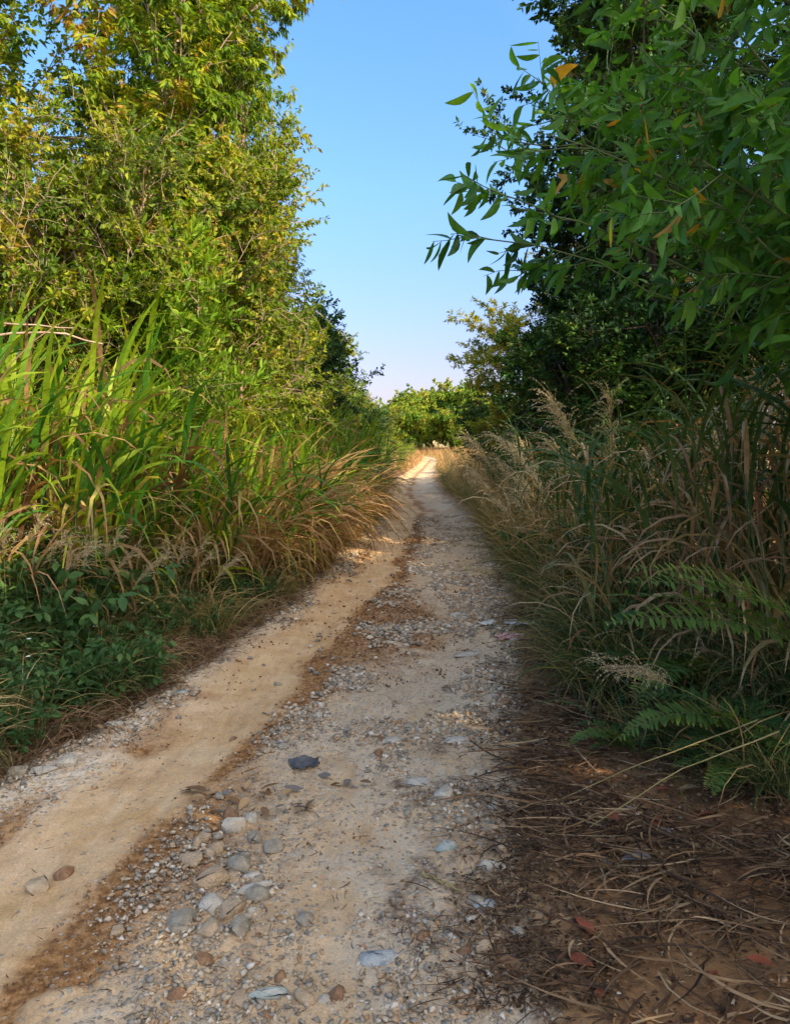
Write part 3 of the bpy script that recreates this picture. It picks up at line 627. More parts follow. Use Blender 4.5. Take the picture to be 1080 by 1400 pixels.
for x, y, s in ((-7, 80, 1), (-12, 74, 1), (14, 84, 1.1), (19, 78, 1), (12, 64, .9), (-7, 60, .8), (9.5, 52, .75), (-5.5, 48, .62), (8, 40, .7)):
    fart.put(x, y, 'rounded green tree of the distant wood around the end of the road', 'distant rounded trees', rz=x, sc=s)

# the near large leaved tree: its limbs reach into the picture from the right
def near_acacia():
    r = np.random.default_rng(40); base = np.array([3.5, 3.6, 0.]); e = empty('large_leaved_tree')
    zb = float(gz(3.5, 3.6)); e.location = (3.5, 3.6, zb)
    tr = grow(np.array([[0, 0, -.1]]), np.array([[-.12, -.05, 1.]]), 5.0, 12, .2, .04, r)
    tg = [(.24, 3.05, 2.38), (.62, 3.3, 2.85), (1.0, 3.0, 2.45), (1.25, 2.8, 2.75), (.95, 3.2, 3.15), (1.15, 2.7, 2.35), (1.45, 2.9, 2.4), (.7, 3.0, 2.7), (1.0, 2.6, 2.5), (.45, 3.1, 2.5), (1.5, 2.7, 2.9), (.9, 2.9, 3.35), (1.35, 3.1, 3.4),
          (.75, 3.6, 3.0), (1.7, 3.3, 2.15), (1.6, 3.5, 2.6), (1.1, 3.6, 2.9), (1.8, 3.2, 3.2), (1.3, 3.9, 3.6), (1.0, 4.0, 3.9), (1.9, 3.8, 3.0), (1.5, 2.5, 2.55), (1.9, 2.7, 2.5), (1.6, 4.6, 2.6), (2.1, 4.8, 3.4), (1.2, 4.6, 3.7), (2.4, 4.6, 2.8), (1.0, 3.3, 2.75), (1.7, 3.8, 4.0), (2.2, 4.0, 4.4), (1.4, 3.0, 2.6), (.75, 4.2, 3.3), (1.3, 2.6, 3.1),
          (2.2, 4.2, 2.4), (2.0, 3.9, 3.9), (1.6, 4.4, 3.2), (1.4, 3.4, 2.3), (2.4, 2.9, 2.9), (2.3, 2.6, 3.6), (1.25, 3.5, 4.1), (1.7, 4.6, 4.4), (1.5, 3.0, 3.8), (1.75, 2.5, 3.3)]
    tg = np.array(tg) - np.array([3.5, 3.6, zb]); n = len(tg)
    # limbs: quadratic curves from the trunk to their tips
    t0 = np.clip((tg[:, 2] / 6.2) * .8 - .08 + r.normal(size=n) * .03, .12, .9); p0, tn = at_t(tr, np.zeros(n, int), t0)
    mid = (p0 + tg) / 2 + np.array([0, 0, .22]) + r.normal(size=(n, 3)) * .12
    s = np.linspace(0, 1, 13)[None, :, None]; B = (1 - s) ** 2 * p0[:, None] + 2 * s * (1 - s) * mid[:, None] + s ** 2 * tg[:, None]
    B[:, 1:-1] += r.normal(size=(n, 11, 3)) * .018
    p2, d2, i2, t2 = spawn(B[1:], 11, .3, 1, .75, r); b2 = grow(p2, d2, U(r, .25, .55, len(p2)) * (1.15 - .4 * t2), 5, .0, .12, r)
    p3, d3, i3, t3 = spawn(b2, 3, .3, 1, .6, r); b3 = grow(p3, d3, U(r, .12, .26, len(p3)), 3, -.15, .1, r)
    pl, dl, il, tl = spawn(B[:1], 5, .84, 1, .6, r); bl = grow(pl, dl, .16, 3, -.2, .1, r)
    tV, tQ = tubes(tr, np.array([.085]), .03, 10); obj('trunk', mesh('trunk', tV, None, tQ, M['bark']), e)
    bV, bQ = merge([tubes(B, np.r_[.007, np.full(n - 1, .014)], .0025, 6), tubes(b2, .004, .0016, 5), tubes(b3, .0022, .001, 4), tubes(bl, .002, .001, 4)])
    obj('branches', mesh('branches', bV, None, bQ, M['gstem']), e)
    T = T_fine(.35, .22, .5)
    parts = []
    for bb, nl, vv in ((b3, 4, .5), (b2[:, 2:], 3, .55), (bl, 6, .3), (B[:, 10:], 3, .5)):
        parts.append(leaves_on(bb, nl + 2, .104, .027, .45, r, T, np.clip(vv + r.normal(size=len(bb)) * .17, 0, 1), .75, .1, .17, upb=.5))
    # rest of the crown, outside the picture, up and to the right
    q1, e1, j1, u1 = spawn(tr, 26, .42, 1, 1.1, r); e1[:, 0] = np.abs(e1[:, 0]) * .9 - .1; c1 = grow(q1, e1, U(r, 1.0, 1.9, 26), 6, .1, .1, r)
    q2, e2, j2, u2 = spawn(c1, 7, .25, 1, .8, r); c2 = grow(q2, e2, U(r, .4, .9, len(q2)), 4, 0, .12, r)
    q3, e3, j3, u3 = spawn(c2, 5, .2, 1, .7, r); c3 = grow(q3, e3, .25, 3, -.1, .1, r)
    parts.append(leaves_on(c3, 7, .13, .036, .4, r, T_simple(), np.full(len(c3), .5), .8))
    bV2, bQ2 = merge([tubes(c1, .02, .006, 6), tubes(c2, .006, .002, 4)]); obj('limbs', mesh('limbs', bV2, None, bQ2, M['bark']), e)
    V, F = merge([(p[0], p[1]) for p in parts]); v = np.concatenate([p[2] for p in parts])
    obj('crown', mesh('crown', V, F, None, M['acacia'], {'v': v}, smooth=True), e)
    tag(e, 'large leaved green tree whose near branches hang into the upper right of the picture', 'tree')
near_acacia()

# ------------------------------------------------------------------ left verge: cane grass
CL = [Kind(cane_clump('cane_grass', 60 + i, nst=10, h=(.8, 1.6), nlv=8, az0=-.35, azs=1.0, dry=.55, ll=(.7, 1.25), lw=(.035, .062), kk=(.4, 1.8), th=(.05, .45), vtop=.37), 'grass clump') for i in range(3)]
CA = [Kind(cane_clump('arching_cane_grass', 70 + i, nst=11, h=(.6, 1.2), nlv=8, az0=-.55, azs=.7, dry=.88, ll=(.8, 1.4), lw=(.026, .05), kk=(1.6, 2.6), lean=.45, vtop=.2), 'grass clump') for i in range(3)]
TS = [Kind(tussock('straw_tussock', 80 + i, n=120, az0=-.5, azs=1.3, L=(.7, 1.7), v=(.12, 1), w=(.012, .032), th=(.0, .45), k=(.9, 3.2)), 'grass tussock') for i in range(2)]
rr = np.random.default_rng(50)
y = 5.3
while y < 60:
    for row, (off, kinds, nm, g) in enumerate(((.85, CL, 'tall green cane grass clump standing in the sunlit row left of the road', 'tall cane grass left of the road'),
                                     (1.6, CL, 'tall green cane grass clump in the back row left of the road, against the trees', 'back row of cane grass on the left'))):
        sc = (.92 if y < 6.8 else .8 if y < 17 else .8 if y < 28 else .55) * rr.uniform(.85, 1.1) * (1 + .06 * row)
        x = veg_l(y) - off - .75 * float(sm(8.2, 6.2, y)) + rr.normal() * .12
        kinds[rr.integers(3)].put(float(x), float(y + rr.normal() * .12), nm, g, rz=rr.normal() * .5, sc=sc)
    if y < 22 or rr.random() < .5:
        x = veg_l(y) - .5 - .75 * float(sm(8.2, 6.2, y)) + rr.normal() * .06
        k = CA[rr.integers(3)] if rr.random() < (.85 if y < 7.5 or y > 18 else .5) else TS[rr.integers(2)]
        lab = ('arching cane grass clump with drying brown skirts, leaning over the left verge', 'arching cane grass on the left verge') if k in CA else ('straw coloured dry tussock drooping beside the left edge of the road', 'dry tussocks on the left verge')
        k.put(float(x), float(y), *lab, rz=rr.normal() * .35, sc=rr.uniform(.75, 1.0) * (1 if y < 20 else .75 if y < 30 else .5))
    y += .62 if y < 12 else .95 if y < 25 else 2.0
for x, y, s in ((-3.0, 5.4, .95), (-3.35, 6.4, 1.1), (-2.75, 6.1, 1.0), (-3.9, 7.3, 1.15), (-3.6, 5.2, 1.0), (-2.3, 6.9, 1.05), (-4.4, 6.4, 1.15), (-2.9, 7.4, 1.15)):
    CL[rr.integers(3)].put(x, y, 'tall upright bright cane grass clump at the left edge of the picture', 'upright cane grass at the left edge', rz=rr.normal() * .4, sc=s)
for x, y, s in ((-1.45, 8.4, 1.15), (-1.2, 9.2, 1.25), (-1.15, 10.1, 1.25), (-1.0, 11.0, 1.2), (-.85, 12.3, 1.1), (-1.75, 7.7, 1.05), (-1.6, 9.0, 1.35), (-1.5, 10.0, 1.35), (-.95, 9.6, .8)):
    TS[rr.integers(2)].put(x, y, 'bleached straw tussock spilling down to the left edge of the road', 'bleached tussocks where the left verge narrows', rz=rr.normal() * .3, sc=s)
# low plants of the near left bank
WD = [Kind(weed('leafy_weed', 90 + i, n=12 + 2 * i, leaf=.040 + .008 * i, flowers=0), 'weed') for i in range(2)]
LG = [Kind(tussock('drooping_tussock', 97 + i, n=260, az0=-.4, azs=1.3, L=(.5, 1.05), w=(.004, .010), mat='grass', v=(.1, .9), r0=.2, th=(0, .8), k=(.8, 2.6)), 'grass tussock') for i in range(2)]
WF = Kind(weed('flowering_weed', 95, n=10, leaf=.05, flowers=3), 'weed')
for i in range(64):
    y = 3.3 * (8.5 / 3.3) ** rr.random(); x = float(veg_l(y) - .22 - 1.0 * rr.random() ** .8)
    if y < 5.2: x = float(veg_l(y) - .12 - .95 * rr.random())
    WD[rr.integers(2)].put(x, y, 'low leafy green weed growing on the bank at the near left', 'leafy weeds on the left bank', rz=rr.random() * 6, sc=rr.uniform(.7, 1.3))
for i in range(30):
    y = 4.2 + 3.0 * rr.random(); x = float(veg_l(y) - .75 - 1.3 * rr.random())
    GL = rr.random() < .45
    if GL: WD[rr.integers(2)].put(x, y, 'tall leafy weed standing against the foot of the cane grass at the near left', 'tall weeds under the canes', rz=rr.random() * 6, sc=rr.uniform(1.5, 2.1))
    else: LG[rr.integers(2)].put(x, y, 'drooping green grass tussock in front of the cane grass at the near left', 'drooping tussocks under the canes', rz=rr.normal() * .6, sc=rr.uniform(.6, .9))
for x, y in ((-2.1, 4.9), (-1.9, 5.5), (-2.35, 4.4), (-1.75, 5.05), (-2.5, 5.2)):
    WF.put(x, y, 'leafy weed with small white flowers on the left bank', 'white flowered weeds', rz=x * 9, sc=1.1)
GT = [Kind(tussock('grass_tuft', 110 + i, n=150, L=(.2, .55), w=(.003, .007), az0=-.3, azs=1.6, mat='grass', v=(.2, 1), r0=.12), 'grass tuft') for i in range(3)]
DT = [Kind(tussock('withered_grass_tuft', 120 + i, n=150, L=(.18, .5), w=(.002, .0045), az0=-.3, azs=1.7, mat='litter', v=(.3, 1), r0=.16, k=(1.5, 3), th=(.3, 1.2)), 'grass tuft') for i in range(2)]
for i in range(60):
    y = 3.2 * (14 / 3.2) ** rr.random(); x = float(veg_l(y) - .10 - 1.0 * rr.random())
    GT[rr.integers(3)].put(x, y, 'small green grass tuft on the left bank', 'grass tufts on the left bank', rz=rr.normal() * .8, sc=rr.uniform(.7, 1.4))
for i in range(115):
    y = 3.1 * (17 / 3.1) ** rr.random(); x = float(veg_l(y) - .04 - .8 * rr.random())
    DT[rr.integers(2)].put(x, y, 'withered brown grass tuft along the left edge of the road', 'withered tufts along the left edge', rz=rr.random() * 6, sc=rr.uniform(.6, 1.1))
PH = [Kind(tussock('plumed_grass', 130 + i, n=70, L=(.4, .9), mat='straw', v=(0, .6), az0=math.pi, azs=1.2), 'plumed grass') for i in range(3)]
for i, k in enumerate(PH): add_plumes(k.o, 140 + i, n=5, az0=math.pi - .2, H=(1.2, 1.85), lean=.35, pl=.42)
for x, y, s in ((-2.15, 5.2, .55), (-2.55, 5.0, .55), (-1.75, 5.9, .5)):
    PH[rr.integers(3)].put(x, y, 'short grass with drooping brown seed plumes among the weeds on the left bank', 'seed plumes on the left bank', rz=3.0, sc=s)

# ------------------------------------------------------------------ right verge: reeds, plumes, ferns
RC = [Kind(cane_clump('reed_grass', 160 + i, nst=9, h=(.8, 1.5), nlv=7, az0=math.pi + .3, azs=1.3, dry=1.0, mat='rcane', ll=(.5, 1.0), lw=(.014, .032), kk=(1.0, 2.3), vtop=.25, stm='gstem'), 'grass clump') for i in range(3)]
RT = [Kind(tussock('brown_green_tussock', 170 + i, n=140, az0=math.pi + .3, azs=1.7, L=(.4, 1.5), w=(.005, .015), mat='grass', v=(.4, 1), r0=.26, th=(0, .7), k=(.3, 2.2)), 'grass tussock') for i in range(2)]
RG = [Kind(tussock('green_tussock', 175 + i, n=240, az0=math.pi + .5, azs=1.3, L=(.4, 1.05), w=(.005, .012), mat='grass', v=(.1, .7), r0=.2, th=(0, .8), k=(.8, 2.6)), 'grass tussock') for i in range(2)]
y = 4.9
while y < 60:
    for row, off in enumerate((.75, 1.5, 2.4)):
        if row == 2 and y > 14: continue
        x = veg_r(y) + off + rr.normal() * .14
        RC[rr.integers(3)].put(float(x), float(y + rr.normal() * .15), ['reed clump with curled bleached leaves in the front row right of the road', 'reed clump with curled bleached leaves in the middle row right of the road', 'reed clump with curled bleached leaves at the foot of the dark trees on the right'][row],
            ['front reeds on the right', 'middle reeds on the right', 'back reeds on the right'][row], rz=rr.normal() * .5, sc=rr.uniform(.82, 1.08) * (1 if y < 13 else .85 if y < 20 else .62 if y < 30 else .45) * (1, 1.05, 1.1)[row])
    for off in (.35, .65):
        x = veg_r(y) + off + rr.normal() * .08 + .22 * float(np.exp(-((y - 6.2) / .9) ** 2)); k = RT[rr.integers(2)] if rr.random() < .75 else RG[rr.integers(2)]
        lab = ('brown and green grass tussock leaning over the right edge of the road', 'brown tussocks on the right verge') if k in RT else ('green grass tussock on the right verge among the brown ones', 'green tussocks on the right verge')
        k.put(float(x), float(y + rr.normal() * .1), *lab, rz=rr.normal() * .4, sc=rr.uniform(.65, 1.0) * (1 if y < 18 else .75 if y < 30 else .55))
    y += .62 if y < 12 else 1.0 if y < 24 else 2.2
DC = [Kind(cane_clump('broad_bladed_clump', 165 + i, nst=8, h=(.6, 1.3), nlv=8, az0=math.pi + .3, azs=1.5, dry=.35, mat='rcane', ll=(.6, 1.1), lw=(.02, .036), kk=(1.0, 2.6), vtop=.15, stm='gstem'), 'grass clump') for i in range(2)]
for i in range(18):
    y = 4.4 * (15 / 4.4) ** rr.random(); x = float(veg_r(y) + .6 + 1.9 * rr.random())
    DC[rr.integers(2)].put(x, y, 'dark green broad bladed grass clump arching among the reeds on the right', 'broad bladed clumps on the right', rz=rr.normal() * .8, sc=rr.uniform(.8, 1.15))
for x, y, s in ((2.35, 4.3, 1.15), (2.8, 3.9, 1.2), (2.0, 4.9, 1.05), (2.5, 5.1, 1.2), (3.0, 4.8, 1.25), (2.2, 4.6, 1.25), (2.6, 4.6, 1.3), (2.9, 5.4, 1.3), (2.3, 5.6, 1.2)):
    RC[rr.integers(3)].put(x, y, 'tall reed clump with twisted brown leaves at the right edge of the picture', 'tall reeds at the right edge', rz=rr.normal() * .4, sc=s)
for x, y, s, l in ((1.9, 8.8, 1.0, ''), (2.35, 8.0, 1.12, ''), (1.8, 10.8, 1.0, ''), (2.3, 10.4, 1.2, ''), (1.65, 7.6, .75, ''), (2.1, 13.2, 1.15, ''), (3.0, 6.6, 1.2, ''), (2.15, 7.2, 1.15, '')):
    PH[rr.integers(3)].put(x, y, 'grass with pale silvery seed plumes nodding towards the road on the right', 'silvery plumed grass on the right', rz=rr.normal() * .9, sc=s)
add_p = Kind(tussock('plumed_grass', 137, n=30, L=(.3, .7), mat='straw', v=(0, .6), az0=math.pi, azs=1.2), 'plumed grass')
add_plumes(add_p.o, 148, n=2, az0=math.pi - .4, azs=.2, H=(1.15, 1.35), lean=.8, pl=.3, curl=1.8, r0=.03)
add_p.put(1.32, 6.9, 'single low plume of pinkish seed strands hanging at the right edge of the road', rz=.2, sc=.55)
add_p.put(1.75, 3.55, 'large drooping beige seed head low among the dark ferns at the right', rz=.3, sc=.62)
for x, y, s in ((1.75, 4.3, .8), (2.2, 4.1, .9), (1.45, 4.6, .75), (2.5, 3.6, .9), (1.45, 3.75, .5), (1.65, 3.2, .45), (1.4, 5.2, .8), (2.5, 3.2, .9), (2.15, 4.4, 1)):
    RG[rr.integers(2)].put(x, y, 'dark green arching grass tussock around the ferns at the right', 'green tussocks around the ferns', rz=rr.normal() * .6, sc=s)
fe1 = Kind(fern('fern', 180, nf=4, L=(1.45, 1.75), az0=math.pi + .1, azs=.3, pin=.10, th=(.05, .15), k=(1.45, 1.65), npin=34, vb=.6, pw=.7, tp=.42), 'fern')
fe1.put(2.2, 3.2, 'long fern frond spray reaching left over the grass at the right edge', sc=1.1)
fe2 = Kind(fern('fern', 181, nf=7, L=(.5, .8), az0=math.pi, azs=1.3, pin=.09, th=(.5, .9), k=(1.0, 1.7)), 'fern')
fe2.put(1.8, 3.45, 'arching green fern below the long fronds at the right', rz=.2, sc=1.15)
fe2.put(1.85, 3.2, 'bright fern at the extreme right edge, level with the pink paper', rz=-.6, sc=.75)
fe2.put(1.22, 3.75, 'small drooping fern in the dark grass at the foot of the right bank', rz=.3, sc=.55)
fe2.put(1.55, 3.35, 'small dark fern low at the edge of the straw litter', rz=1.0, sc=.55)
fe2.put(1.9, 4.5, 'fern half hidden behind the arching green one on the right', rz=.9, sc=1.3)
for i in range(34):
    y = 4.6 * (14 / 4.6) ** rr.random(); x = float(veg_r(y) + .12 + .5 * rr.random())
    DT[rr.integers(2)].put(x, y, 'withered brown grass tuft along the right edge of the road', 'withered tufts along the right edge', rz=rr.random() * 6, sc=rr.uniform(.8, 1.5))
for i in range(20):
    y = 5 * (12 / 5) ** rr.random(); x = float(veg_r(y) + .4 + 1.2 * rr.random())
    WD[rr.integers(2)].put(x, y, 'leafy green weed among the brown grass right of the road', 'weeds among the right verge grass', rz=rr.random() * 6, sc=rr.uniform(1.2, 2.2))
# ------------------------------------------------------------------ ground cover nobody could count
def flat_blades(name, label, n, xy, L, w, v, mat, seed, th=(1.35, 1.6), k=(-.1, .25), lift=(0, .03), wob=1.2, az=None):
    r = np.random.default_rng(seed); x, y = xy(n, r); z = surf(x, y) + U(r, lift[0], lift[1], n)
    a = r.random(n) * 6.28 if az is None else az[0] + r.normal(size=n) * az[1]
    V, Q, s = blades(np.stack([x, y, z], -1), a, U(r, *th, n), U(r, *L, n), U(r, *w, n), U(r, *k, n), r, seg=5, twist=1.0, wob=wob)
    lo = surf(V[:, 0], V[:, 1]) + .003; V[:, 2] = np.maximum(V[:, 2], lo)
    o = obj(name, mesh(name, V, None, Q, M[mat], {'v': np.repeat(np.clip(U(r, *v, n), 0, 1), 5)}))
    tag(o, label, name.replace('_', ' '), kind='stuff')
def right_zone(n, r):
    y = 1.9 * (4.9 / 1.9) ** r.random(n * 4); e = .34 * (fbm(y * 1.7, y * 0 + 2, 250) - .42); x = road_r(y) - .05 + e + (r.random(n * 4) ** .8) * (veg_r(y) + .7 - road_r(y) - e)
    k = np.where((r.random(n * 4) < .25 + .75 * sm(.40, .56, fbm(x * 3.2, y * 3.2, 251))) & (r.random(n * 4) < sm(-.12, .35, x - road_r(y) - .5 * e + .1)))[0][:n]; return (x[k], y[k]) if len(k) == n else (x[:n], y[:n])
def right_edge(n, r):
    y = 2.0 * (16 / 2.0) ** r.random(n); x = road_r(y) + .06 + .4 * (fbm(y * 1.9, y * 0 + 5, 252) - .5) + r.normal(size=n) * .12; return x, y
def left_edge(n, r):
    y = 3.1 * (22 / 3.1) ** r.random(n); x = veg_l(y) - .0 - np.abs(r.normal(size=n)) * .22 + .02; return x, y
def left_bank(n, r):
    y = 3.0 * (14 / 3.0) ** r.random(n); x = veg_l(y) - .12 - 1.5 * r.random(n); return x, y
def right_bank(n, r):
    y = 3.2 * (18 / 3.2) ** r.random(n); x = veg_r(y) + .05 + 1.8 * r.random(n); return x, y
flat_blades('straw_litter', 'tangle of dry brown grass stems lying on the bare soil right of the road', 3900, right_zone, (.03, .42), (.003, .011), (0, 1), 'litter', 201, az=(math.pi + .35, .75))
flat_blades('dark_litter', 'dark fringe of dead stems along the right edge of the road', 3600, right_edge, (.03, .16), (.002, .005), (0, .7), 'litter', 202)
flat_blades('stem_litter', 'brown dead stems matted along the left edge of the road', 6500, left_edge, (.05, .30), (.002, .0055), (.05, 1), 'litter', 203, th=(1.0, 1.6))
flat_blades('low_grass', 'fine low grass covering the left bank under the canes', 6500, left_bank, (.12, .42), (.003, .007), (.25, 1), 'grass', 204, th=(.2, 1.1), k=(.6, 2.2))
flat_blades('undergrowth', 'dark low grass covering the right bank between the tussocks', 6500, right_bank, (.15, .55), (.004, .010), (0, 1), 'grass', 205, th=(.2, 1.1), k=(.6, 2.2))
def fragments(name, label, n, xy, seed, sz=(.008, .034)):
    r = np.random.default_rng(seed); x, y = xy(n, r); z = surf(x, y) + U(r, .003, .016, n); d = r.normal(size=(n, 3)); d[:, 2] *= .18
    V, F = place(T_simple(.3), np.stack([x, y, z], -1), d, np.array([[0, 0, 1.]]) + r.normal(size=(n, 3)) * .35, U(r, *sz, n), U(r, .005, .015, n))
    o = obj(name, mesh(name, V, F, None, M['litter'], {'v': np.repeat(r.random(n), 2)}, smooth=False)); tag(o, label, 'litter', kind='stuff')
fragments('leaf_fragments', 'broken bits of dead leaf and stem mixed into the soil right of the road', 14000, right_zone, 240)
fragments('verge_fragments', 'broken bits of dead leaf along the left edge of the road', 7000, left_edge, 241)
fragments('edge_fragments', 'broken bits of dead leaf along the right edge of the road', 6000, right_edge, 242)
def far_zone(n, r):
    y = 38 * (95 / 38) ** r.random(n); s = np.where(r.random(n) < .5, -1, 1); d = np.abs(r.normal(size=n)) * 3.0; x = np.where(s < 0, road_l(y) - d, road_r(y) + d); return x, y
flat_blades('dry_meadow', 'pale yellow dry grass lit by the sun at the far end of the road', 9000, far_zone, (.35, .95), (.02, .045), (.35, .85), 'straw', 206, th=(0, .6), k=(.3, 1.6))

# ------------------------------------------------------------------ fallen leaves, each one lying by itself
FL = {}
for nm, st in (('brown', [(0, (.13, .07, .035)), (1, (.24, .14, .07))]), ('reddish', [(0, (.20, .055, .03)), (1, (.30, .09, .045))]), ('grey', [(0, (.11, .095, .085)), (1, (.22, .19, .165))]), ('tan', [(0, (.34, .21, .10)), (1, (.42, .28, .14))])):
    m = leaf_mat(nm + '_fallen_leaf', st, .1, .6)
    for j in range(3):
        V, F = T_fine(-.12 + .2 * j, .35, .12 * (j - 1)); V = V * np.array([.36 + .07 * j, 1, .4]); FL[(nm, j)] = mesh('fallen_leaf', V, F, None, m, {'v': np.full(len(F), .5)})
r = np.random.default_rng(210)
def leaf(x, y, s, nm, rz, label=None, tilt=.2, up=.008):
    o = obj('fallen_leaf', FL[(nm, int(r.integers(3)))]); o.location = (x, y, float(surf(x, y)) + up + .1 * s); o.scale = (s, s, s); o.rotation_euler = (r.normal() * tilt, r.normal() * tilt, rz)
    tag(o, label or nm + ' dry leaf lying among the straw litter right of the road', 'leaf', None if label else nm + ' fallen leaves in the right litter')
for i in range(150):
    x, y = right_zone(1, r); leaf(float(x[0]), float(y[0]), r.uniform(.045, .11), ['brown', 'brown', 'grey', 'reddish', 'brown', 'tan'][r.integers(6)], r.random() * 6.28)
for x, y, s, nm, a, l in ((.62, 2.28, .10, 'reddish', .3, 'rust red leaf standing out on the soil near the bottom right of the picture'), (.95, 2.72, .11, 'grey', 1.4, 'curled grey leaf on the bare orange soil at the lower right'),
                     (1.35, 3.3, .09, 'tan', 1.5, 'tan leaf below the straw fan at the right'), (1.1, 3.05, .10, 'reddish', 2.5, 'red leaf just below the dark grass of the right bank'),
                     (-.84, 3.30, .13, 'brown', 1.1, 'largest brown leaf at the left of the leaf pile on the road'), (-1.62, 2.85, .06, 'grey', 1.8, 'small dark leaf lying on the pale left edge of the road')):
    leaf(x, y, s, nm, a, l, .1, .014)
for i in range(26):
    leaf(-.58 + r.normal() * .17, 3.30 + r.normal() * .11, r.uniform(.05, .10), ['brown', 'tan', 'brown', 'grey'][r.integers(4)], r.random() * 6.28, None, .3, .01 + .01 * r.random())
    o = bpy.context.scene.collection.objects[-1]; o['label'] = 'dry leaf in the small pile on the road above the stone heap'; o['group'] = 'leaf pile on the road'
for i in range(34):
    y = float(3.3 * (13 / 3.3) ** r.random()); x = float(veg_l(y) + .05 - .25 * r.random()); leaf(x, y, r.uniform(.05, .10), ['brown', 'tan', 'grey'][r.integers(3)], r.random() * 6.28)
    o = bpy.context.scene.collection.objects[-1]; o['label'] = 'dry leaf lying along the left edge of the road'; o['group'] = 'fallen leaves on the left edge'

# ------------------------------------------------------------------ rock slabs set in the road, scraps and sticks
def slab(x, y, sx, sy, h, mat, seed, rz, label):
    V, F = rock_mesh('rock', seed, None, .5, 3, .5); V = V - np.array([0, 0, .12]); 
    o = obj('embedded_rock', mesh('embedded_rock', V, F, None, mat, smooth=False)); o.location = (x, y, float(road_z(x, y)) + .002); o.scale = (sx, sy, h * 1.6); o.rotation_euler = (0, 0, rz)
    tag(o, label, 'rock')
bl = noise_mat('blue_grey_rock', (.13, .16, .18), (.42, .44, .42), 4, .7, .5, c3=(.50, .44, .34), bdist=.04)
gr = noise_mat('green_grey_rock', (.24, .31, .28), (.50, .48, .40), 4, .75, .5, bdist=.04)
pr = noise_mat('pale_rock', (.36, .32, .25), (.56, .50, .41), 4, .8, .5, bdist=.04)
slab(-.05, 2.22, .17, .10, .05, bl, 401, .1, 'flat blue grey rock set in the road at the bottom centre')
slab(-.36, 2.08, .16, .07, .05, gr, 402, .2, 'greenish pale rock set in the road left of the blue grey one')
slab(.20, 2.86, .12, .12, .05, gr, 403, .5, 'pale turquoise rock in the right wheel track')
slab(.30, 2.48, .13, .09, .05, bl, 404, .4, 'grey rock at the right edge of the road near the bottom')
slab(.11, 3.45, .18, .13, .06, pr, 405, .1, 'wide pale rock set in the gravel right of the middle')
slab(-.50, 2.60, .17, .10, .05, pr, 406, .6, 'flat pale rock inside the stone heap')
slab(.33, 3.95, .22, .12, .05, pr, 407, .2, 'long pale rock by the right edge where the stones thin out')
slab(-1.55, 4.15, .16, .14, .05, pr, 408, 0, 'chalky rock on the pale left edge of the road')
slab(-1.70, 3.55, .20, .12, .05, pr, 409, .4, 'chalky rock lower on the pale left edge of the road')
slab(-1.35, 4.7, .14, .14, .05, gr, 410, .4, 'greyish rock on the left edge of the road beside the dead stems')
slab(.55, 5.6, .28, .16, .05, pr, 411, .4, 'pale rock where the right wheel track meets the straw edge')
slab(.62, 6.9, .30, .14, .05, pr, 412, .1, 'white rock patch left of the pink paper')
slab(-.02, 3.95, .15, .09, .05, pr, 413, .3, 'small pale rock in the middle of the gravel strip')
def scrap(name, label, cat, x, y, w, h, rz, mat, seed, crump=.35, n=14):
    X, Y = np.meshgrid(np.linspace(-.5, .5, n), np.linspace(-.5, .5, n)); r = np.random.default_rng(seed)
    Z = crump * min(w, h) * (np.abs(vn(X * 4 + 5, Y * 3 + 9, seed) - .5) + .6 * np.abs(vn(X * 9, Y * 9, seed + 1) - .5)); X2 = X * w * (1 + .25 * (vn(Y * 3, Y * 0, seed + 2) - .5)); Y2 = Y * h * (1 + .5 * (vn(X * 3, X * 0 + 4, seed + 3) - .5))
    V = np.stack([X2, Y2, Z], -1).reshape(-1, 3); o = obj(name, mesh(name, V, None, grid(X, Y), mat)); o.location = (x, y, float(surf(x, y)) + .006); o.rotation_euler = (0, 0, rz)
    md = o.modifiers.new('thick', 'SOLIDIFY'); md.thickness = .0015
    tag(o, label, cat)
scrap('paper_scrap', 'pink paper scrap lying beside the right edge of the road', 'litter', .93, 6.05, .24, .15, .2, noise_mat('pink_paper', (.42, .17, .17), (.62, .36, .34), 6, .7, .2), 501)
scrap('paper_scrap', 'white crumpled paper scrap right of the pink one', 'litter', 1.10, 6.5, .32, .15, -.1, noise_mat('white_paper', (.40, .37, .32), (.66, .63, .57), 6, .7, .2), 502)
scrap('paper_scrap', 'small white scrap left of the pink one on the road edge', 'litter', .80, 6.5, .14, .12, .4, noise_mat('off_white_paper', (.46, .43, .38), (.64, .61, .55), 6, .7, .2), 503)
scrap('crumpled_rag', 'dark grey crumpled scrap lying on the gravel in the middle of the road', 'litter', -.44, 3.62, .14, .09, .3, noise_mat('dark_rag', (.035, .038, .042), (.10, .105, .11), 6, .55, .3), 504, .6)
def stick(name, pts, rad, mat, label):
    P = np.array([pts], float); s = np.linspace(0, 1, 9); K = P.shape[1] - 1; f = np.clip(s * K, 0, K - 1e-6); i = f.astype(int); w = (f - i)[:, None]
    Q = (P[0, i] * (1 - w) + P[0, i + 1] * w)[None]; Q[0, 1:-1] += np.random.default_rng(9).normal(size=(7, 3)) * rad * .6
    V, F = tubes(Q, rad, rad * .45, 7); o = obj(name, mesh(name, V, None, F, M[mat])); tag(o, label, 'stick')
def on(x, y, h=.01): return (x, y, float(surf(x, y)) + h)
